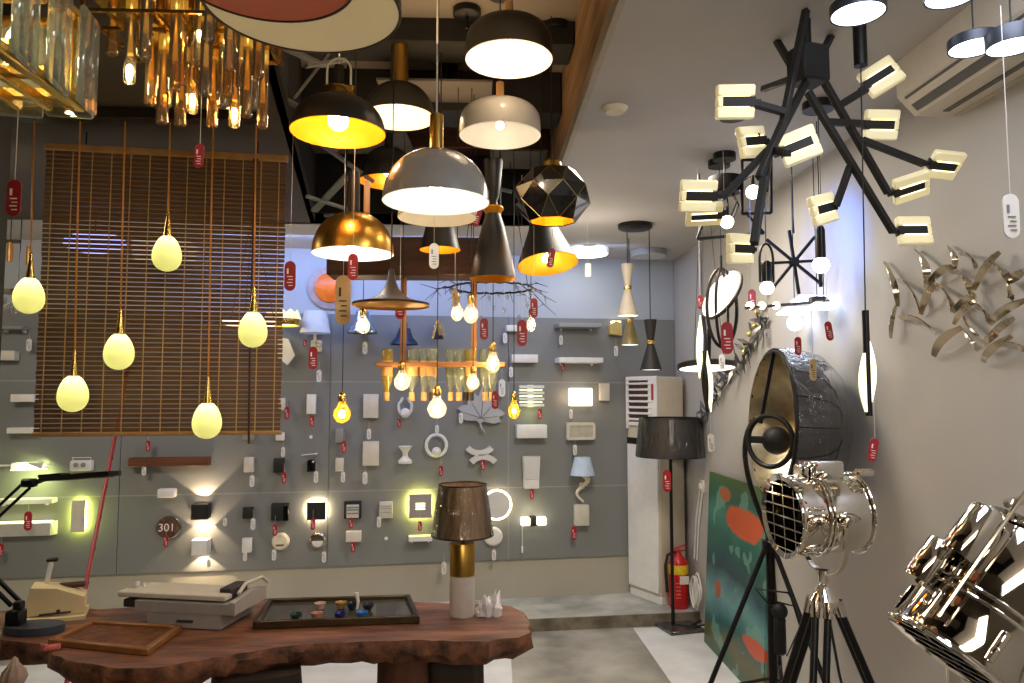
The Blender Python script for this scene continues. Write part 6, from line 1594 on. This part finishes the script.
tray_frame([(52, 645), (92, 627), (178, 632), (146, 655)], TZ, 'wooden_tray', 'flat framed wooden tray with a carved panel at the left of the table', 'tray', .022, .022, m_trayw, m_trayp)
m_slate2 = M('slate_tray', (62, 60, 52), .22, 0, .25, 12, coat=.3); m_brz = M('bronze_tray_edge', (72, 56, 36), .35, .5, .2)
tray_frame([(256, 629), (270, 606), (408, 602), (417, 623)], TZ, 'tea_tray', 'dark rectangular tea tray in the middle of the table', 'tea tray', .028, .02, m_brz, m_slate2)
def cup(px, py, m, lab, r=.023, h=.024):
    p = onz(px, py, TZ + .0175); t = thing('tea_bowl', lab, 'tea bowl', V((p.x, p.y, TZ + .0175)), 0, 'small tea bowls on the dark tray')
    b = MB(); b.lathe([(0, .004), (r * .55, .0), (r * .58, .003), (r * .86, h * .5), (r, h), (r * .94, h), (r * .72, h * .5), (r * .3, h * .2), (0, h * .16)], n=28); part('bowl', b, m, t)
for px, py, c, lab in ((296, 620, (28, 58, 48), 'dark green tea bowl, leftmost on the tea tray'), (317, 619, (178, 120, 104), 'pink tea bowl in the front row of the tea tray'), (320, 609, (196, 160, 142), 'pale pink tea bowl in the back row of the tea tray'),
                       (341, 608, (170, 132, 66), 'tan tea bowl in the back row of the tea tray'), (340, 619, (30, 36, 110), 'navy blue tea bowl in the front row of the tea tray'), (362, 618, (44, 110, 172), 'bright blue tea bowl, rightmost of the front row'),
                       (352, 609, (24, 40, 38), 'black-green tea bowl with a white scoop leaning in it'), (368, 610, (30, 38, 48), 'blackish tea bowl at the right end of the back row')):
    cup(px, py, M('bowl_glaze', c, .2, 0, .25, 30, coat=.4), lab)
p = onz(357, 609, TZ + .03); b = MB(); b.tube([p + V((0, 0, .0)), p + V((.004, 0, .03)), p + V((-.004, .0, .062))], [.004, .006, .009], 8)
solo('tea_scoop', b, m_white, 'small white scoop standing among the tea bowls', 'scoop', p, world=True)

def tlamp():
    p = onz(462, 615, TZ); s = p.y / F; p.z = TZ
    t = thing('table_lamp', 'table lamp with a pleated brown shade on a brass and stone cylinder', 'table lamp', p)
    R = 12.3 * s; h1 = 38.5 * s; h2 = 70 * s
    b = MB(); b.lathe([(0, 0), (R * .97, 0), (R, .004), (R, h1), (0, h1)], n=40); part('stone_base', b, M('pale_stone', (206, 196, 182), .5, 0, .05, 30), t)
    b = MB(); b.lathe([(0, h1), (R * 1.01, h1), (R * 1.01, h2 - .003), (R * .97, h2), (0, h2)], n=40); part('brass_cylinder', b, m_brassb, t)
    b = MB(); b.tube([(0, 0, h2), (0, 0, h2 + 14 * s)], .009, 12); part('neck', b, m_bronze, t)
    z0 = h2 + 7 * s; z1 = z0 + 49 * s; n = 120
    mp = M('brown_pleats', (178, 146, 110), .4, 0, .4, 40, stretch=(1, 1, .03), coat=.5)
    def sh(k0, wob, m, nm, lab=None):
        b = MB(); lo = []; hi = []; mi = []
        for j in range(n):
            a = 2 * pi * j / n; w = 1 + wob * (j % 2) + wob * .6 * sin(7 * a); lo.append(b._v((30 * s * k0 * w * cos(a), 30 * s * k0 * w * sin(a), z0))); hi.append(b._v((23 * s * k0 * w * cos(a), 23 * s * k0 * w * sin(a), z1)))
        for j in range(n): b._f((lo[j], lo[(j + 1) % n], hi[(j + 1) % n], hi[j]))
        part(nm, b, m, t)
    sh(1, .014, mp, 'lamp_shade'); sh(1.02, .004, G('wrap_film', (240, 236, 228), 2.2, .1, 1.45, .02, .6), 'plastic_wrap')
    for r, z in ((30, z0), (23, z1)): b = MB(); b.tube([(r * 1.01 * s * cos(2 * pi * i / 48), r * 1.01 * s * sin(2 * pi * i / 48), z) for i in range(48)], .0035, 6, closed=True); part('shade_hoop', b, m_bronze, t)
tlamp()
def crystal():
    p = onz(489, 615, TZ); p.z = TZ; t = thing('crystal_cluster', 'clear pale crystal rock standing right of the table lamp', 'crystal')
    t.location = p; s = p.y / F; random.seed(4); b = MB(); m = M('rock_crystal', (248, 242, 240), .2, 0, .03, 20, trans=.2, coat=.4)
    for i in range(17):
        x, y = random.uniform(-10, 9) * s, random.uniform(-5, 5) * s; hh = (29 - 1.7 * abs(x / s - 1) - random.uniform(0, 6)) * s; r = random.uniform(3, 5) * s
        b.frame((x, y, 0), (random.uniform(-.3, .3) + x * 2, random.uniform(-.2, .2), 1)); b.lathe([(0, 0), (r, .002), (r * .9, hh * .6), (0, hh)], n=6)
    part('crystals', b, m, t, flat=True)
crystal()
m_pgrey = M('printer_grey', (158, 150, 144), .5, 0, .05); m_pgrey2 = M('printer_light', (196, 188, 170), .5, 0, .05); m_pdark = M('printer_dark', (50, 44, 42), .6)
def printer():
    q = onz(220, 631, TZ); l = onz(147, 627, TZ); u = (q - l).normalized(); t = thing('passbook_printer', 'grey desktop printer with a raised sliding carriage on the table', 'printer', V((l.x, l.y, TZ)), atan2(u.y, u.x))
    w = (q - l).length; D = .235; h1 = .056; h2 = .1
    b = MB(); b.prism([(0, 0), (w, 0), (w, D), (0, D)], .004, h1); part('lower_case', b, m_pgrey, t)
    b = MB(); b.box((w * .52, -.002, h1 * .5), (w * .22, .006, .009), .001); part('paper_slot', b, m_pdark, t)
    b = MB(); b.prism([(-.05, -.004), (w + .03, -.004), (w + .03, D), (-.05, D)], h1 + .001, h2 - .005); part('upper_case', b, m_pgrey, t)
    b = MB(); b.box((-.075, D * .4, h2 - .022), (.07, D * .7, .028), .003); b.box((w * .35, D * .35, h2 - .001), (w * 1.3, D * .5, .012), .002); part('carriage_track', b, m_pdark, t)
    b = MB(); b.box((w * .3, .03, h2 + .012), (w * 1.5, .05, .02), .004); b.box((w * .32, D * .5, h2 + .01), (w * 1.42, D * .5, .012), .004); part('carriage', b, m_pgrey2, t)
    b = MB(); b.tube([(-w * .3, .06, h2 + .03), (-w * .3, .06, h2 + .045)], .008, 8); b.tube([(-w * .2, .06, h2 + .026), (-w * .2, .06, h2 + .042)], .006, 8); part('knobs', b, m_white, t)
    b = MB(); pr = [(0, h1), (D, h1), (D, h2 + .004), (D * .6, h2 + .016), (D * .2, h2 + .006), (0, h2)]
    f0 = [b._v((w + .03, y, z)) for y, z in pr]; f1 = [b._v((w + .055, y, z)) for y, z in pr]; b._f(f0[::-1]); b._f(f1)
    for i in range(6): b._f((f0[i], f0[(i + 1) % 6], f1[(i + 1) % 6], f1[i]))
    part('side_cover', b, m_pgrey, t)
    b = MB(); b.tube([(w + .04, .05, h2 + .02), (w + .04, .1, h2 + .045), (w + .06, D * .8, h2 + .05), (w + .06, D, h2 + .02)], .007, 8); part('wire_bail', b, m_pgrey2, t)
    b = MB(); b.box((w - .01, D * .45, h2 + .018), (.05, D * .5, .04), .004); part('print_head', b, m_pdark, t)
printer()
m_creamp = M('cream_plastic', (216, 196, 150), .5, 0, .05)
def cutter():
    a = onz(22, 624, TZ); c = onz(86, 617, TZ); u = (c - a).normalized(); t = thing('desktop_press', 'cream wedge-shaped desktop press with a white lever, far left of the table', 'desktop press', V((a.x, a.y, TZ)), atan2(u.y, u.x))
    w = (c - a).length
    def ex(b, pr, y0, y1):
        f0 = [b._v((x, y0, z)) for x, z in pr]; f1 = [b._v((x, y1, z)) for x, z in pr]; b._f(f0); b._f(f1[::-1])
        for i in range(len(pr)): b._f((f0[i], f1[i], f1[(i + 1) % len(pr)], f0[(i + 1) % len(pr)]))
    b = MB(); ex(b, [(-.05, 0), (w, 0), (w, .012), (-.05, .02)], -.03, .14); part('base', b, m_creamp, t, flat=True)
    b = MB(); ex(b, [(.0, .022), (w * .96, .014), (w * .96, .075), (w * .5, .115), (.02, .125)], .01, .12); part('housing', b, m_creamp, t, flat=True)
    b = MB(); b.box((w * .5, .006, .024), (w * .5, .004, .006)); b.box((w * .55, .004, .03), (.012, .008, .014)); part('slot', b, m_pdark, t)
    b = MB(); b.bar((w * .28, .1, .1), (w * .36, .1, .205), .016, .016, .002); part('lever', b, m_white, t)
    b = MB(); b.box((w * .37, .1, .208), (.04, .022, .014), .004); part('lever_grip', b, m_blackm, t)
    b = MB(); b.box((w * .7, .1, .105), (.1, .03, .02), .006); part('roller', b, m_dwood, t)
cutter()
def desklamp():
    c = onz(34, 632, TZ); c.z = TZ; s = c.y / F; t = thing('desk_lamp', 'black swing-arm desk lamp with a long flat head at the left of the table', 'desk lamp', c)
    b = MB(); b.prism([(.105 * cos(a) * (1 if abs(cos(a)) < .9 else 1), .06 * sin(a)) for a in [2 * pi * i / 28 for i in range(28)]], .001, .028); part('base', b, M('blue_grey_base', (62, 68, 76), .45, 0, .05), t)
    Y = c.y
    def L(px, py, dy=0): return at(px, py, Y + dy) - c
    b = MB(); b.box((L(16, 617).x, 0, .052), (.055, .05, .055), .006); b.box((L(16, 617).x + .02, -.02, .1), (.03, .03, .03), .004); part('clamp', b, m_black, t)
    el = L(-40, 548); e2 = L(28, 484)
    b = MB(); a = L(17, 605)
    for d in (-.012, .012): b.bar(a + V((d, d, 0)), el + V((d, d, 0)), .013, .013, .002)
    part('lower_arm', b, m_black, t)
    b = MB()
    n = V((.5, 0, .6)).normalized() * .018
    for sg in (-1, 1): b.bar(el + V((-.012, .01, .012)) * sg, e2 + V((-.014, .01, .012)) * sg, .01, .01, .002)
    part('upper_arm', b, m_black, t)
    b = MB(); b.frame(el, (0, 1, 0)); b.lathe([(0, -.03), (.024, -.03), (.024, .03), (0, .03)], n=16); b.M = Matrix.Identity(4); b.box(e2 + V((.005, 0, .004)), (.05, .035, .03), .006); b.tube([e2, L(40, 481), L(48, 478)], .009, 8); part('joints', b, m_black, t)
    b = MB(); h0 = L(43, 479); h1 = L(119, 473, -.05); mid = (h0 + h1) / 2
    d = (h1 - h0).normalized(); sd = V((-.3, 1, -.12)).normalized(); up = d.cross(sd).normalized(); up = up if up.z > 0 else -up
    pl = [(0, -.022), (.02, -.034), (.27, -.036), (.285, 0), (.27, .036), (.02, .034), (0, .022)]
    R = Matrix((d, up.cross(d).normalized(), up)).transposed().to_4x4(); R.translation = h0; b.M = R
    b.prism([(x * (h1 - h0).length / .285, y) for x, y in pl], -.009, .009); b.prism([(-.0, -.026), (.09, -.024), (.09, .024), (0, .026)], .005, .016); part('lamp_head', b, m_black, t)
    b = MB(); b.M = R; b.prism([(.08, -.026), (.265, -.026), (.265, .026), (.08, .026)], -.012, -.009); part('diffuser', b, M('unlit_diffuser', (120, 124, 116), .4), t)
desklamp()
def pole():
    a = onz(80, 640, 0); a = at(80, 622, 3.45); a.z = 0.0; k = at(115, 437, 4.0); d = k - at(82, 606, 3.45); top = at(82, 606, 3.45) + d * 1.75
    st = at(82, 606, 3.45) - d * 1.05; 
    # foot on the floor
    f = (at(82, 606, 3.45).z) / d.z; st = at(82, 606, 3.45) - d * f
    yy = yw(0)
    t = thing('red_pole', 'thin red pole with dark joints leaning up behind the blind', 'pole', V((st.x, st.y, 0)))
    b = MB(); b.tube([st + V((0, 0, .01)), top], .0095, 12); part('pole_shaft', b, M('red_lacquer', (150, 42, 48), .35, 0, .12, 6), t, world=True)
    b = MB()
    for i in range(14):
        q = st + (top - st) * ((i + .7) / 14.6); dd = (top - st).normalized(); b.tube([q - dd * .006, q + dd * .006], .011, 12)
    part('joints', b, M('dark_red', (90, 26, 30), .5), t, world=True)
pole()
def finial():
    Y = 1.62; s = Y / F; c = at(14, 668, Y); t = thing('carved_finial', 'pale carved wooden post finial at the lower left corner', 'finial post', V((c.x, c.y, 0)))
    z = at(14, 656, Y).z; m = M('bleached_wood', (146, 122, 104), .6, 0, .25, 30)
    b = MB(); b.lathe([(0, z), (.006, z - .006), (.008, z - .014), (.02, z - .03), (.024, z - .045), (.018, z - .058), (.014, z - .066), (.022, z - .074), (.034, z - .085), (.04, z - .1), (.03, z - .12), (.034, z - .16), (.034, .02), (.05, 0), (0, 0)], n=28)
    for v in b.bm.verts:
        if v.co.z > z - .06: a = atan2(v.co.y, v.co.x); k = 1 + .1 * cos(a * 9); v.co.x *= k; v.co.y *= k
    part('turned_post', b, m, t)
finial()
def paper():
    p = onz(46, 664, .72); b = MB(); t = thing('red_packet', 'crumpled pink and red packet at the notch of the table edge', 'packet', V((p.x, p.y, TZ + .001)))
    q = onz(52, 650, TZ); t.location = V((q.x, q.y, TZ + .001))
    b = MB(); b.box((0, 0, .008), (.05, .03, .014), .003, Matrix.Rotation(.5, 3, 'Z')); b.box((-.02, -.012, .012), (.03, .012, .022), .003, Matrix.Rotation(-.4, 3, 'Z')); part('folds', b, M('pink_packet', (186, 92, 84), .5, 0, .4, 60), t)
paper()

# ================================================================ light
w = bpy.data.worlds.new('world'); SC.world = w; w.use_nodes = True
bg = w.node_tree.nodes['Background']; bg.inputs[0].default_value = lin((150, 146, 140)); bg.inputs[1].default_value = 0.75
light('AREA', 'fill_light_front', (0.3, -1.0, HC - .02), 62, (255, 238, 214), 1.6, aim=(0.1, 1.6, 0), sy=1.2)  # added ambient fill behind the camera, no visible fixture
light('AREA', 'fill_light_right', (0.95, 1.2, HC - .03), 20, (226, 234, 255), .5, aim=(1.0, 1.6, 0), sy=.8)  # added fill to brighten the right wall, no visible fixture
light('AREA', 'fill_light_back', (0.72, 3.4, HC - .03), 36, (255, 244, 226), .6, aim=(0.72, 3.42, 0), sy=.6)  # added fill for the back of the room, no visible fixture
light('AREA', 'fill_light_left', (-2.6, 3.2, HC - .03), 44, (255, 240, 216), 1.0, aim=(-2.4, 4.4, .4), sy=.8)  # added fill for the left side and boards, no visible fixture
light('AREA', 'cool_wash', (-0.9, 4.95, HC - .03), 17, (150, 178, 255), 1.8, aim=(-.9, 5.5, 2.0), sy=.15)
light('AREA', 'cool_wash', (0.7, 5.2, HC - .03), 4, (170, 196, 255), .8, aim=(.75, 5.7, 2.0), sy=.15)
light('SPOT', 'blue_spot', (1.0, 2.75, 2.5), 60, (64, 132, 255), .05, aim=onx(832, 258, XR), spot=radians(60), blend=1)
light('POINT', 'disc_spill', at(588, 275, 4.4), 5, (255, 240, 220), .1)
light('AREA', 'recess_glow', (-.2, 2.6, 2.72), 9, (255, 214, 160), .8, aim=(-.2, 2.6, 3.2), sy=1.6)
SC.view_settings.view_transform = 'Standard'
SC.view_settings.exposure = 0.0
SC.cycles.max_bounces = 8; SC.cycles.transparent_max_bounces = 24
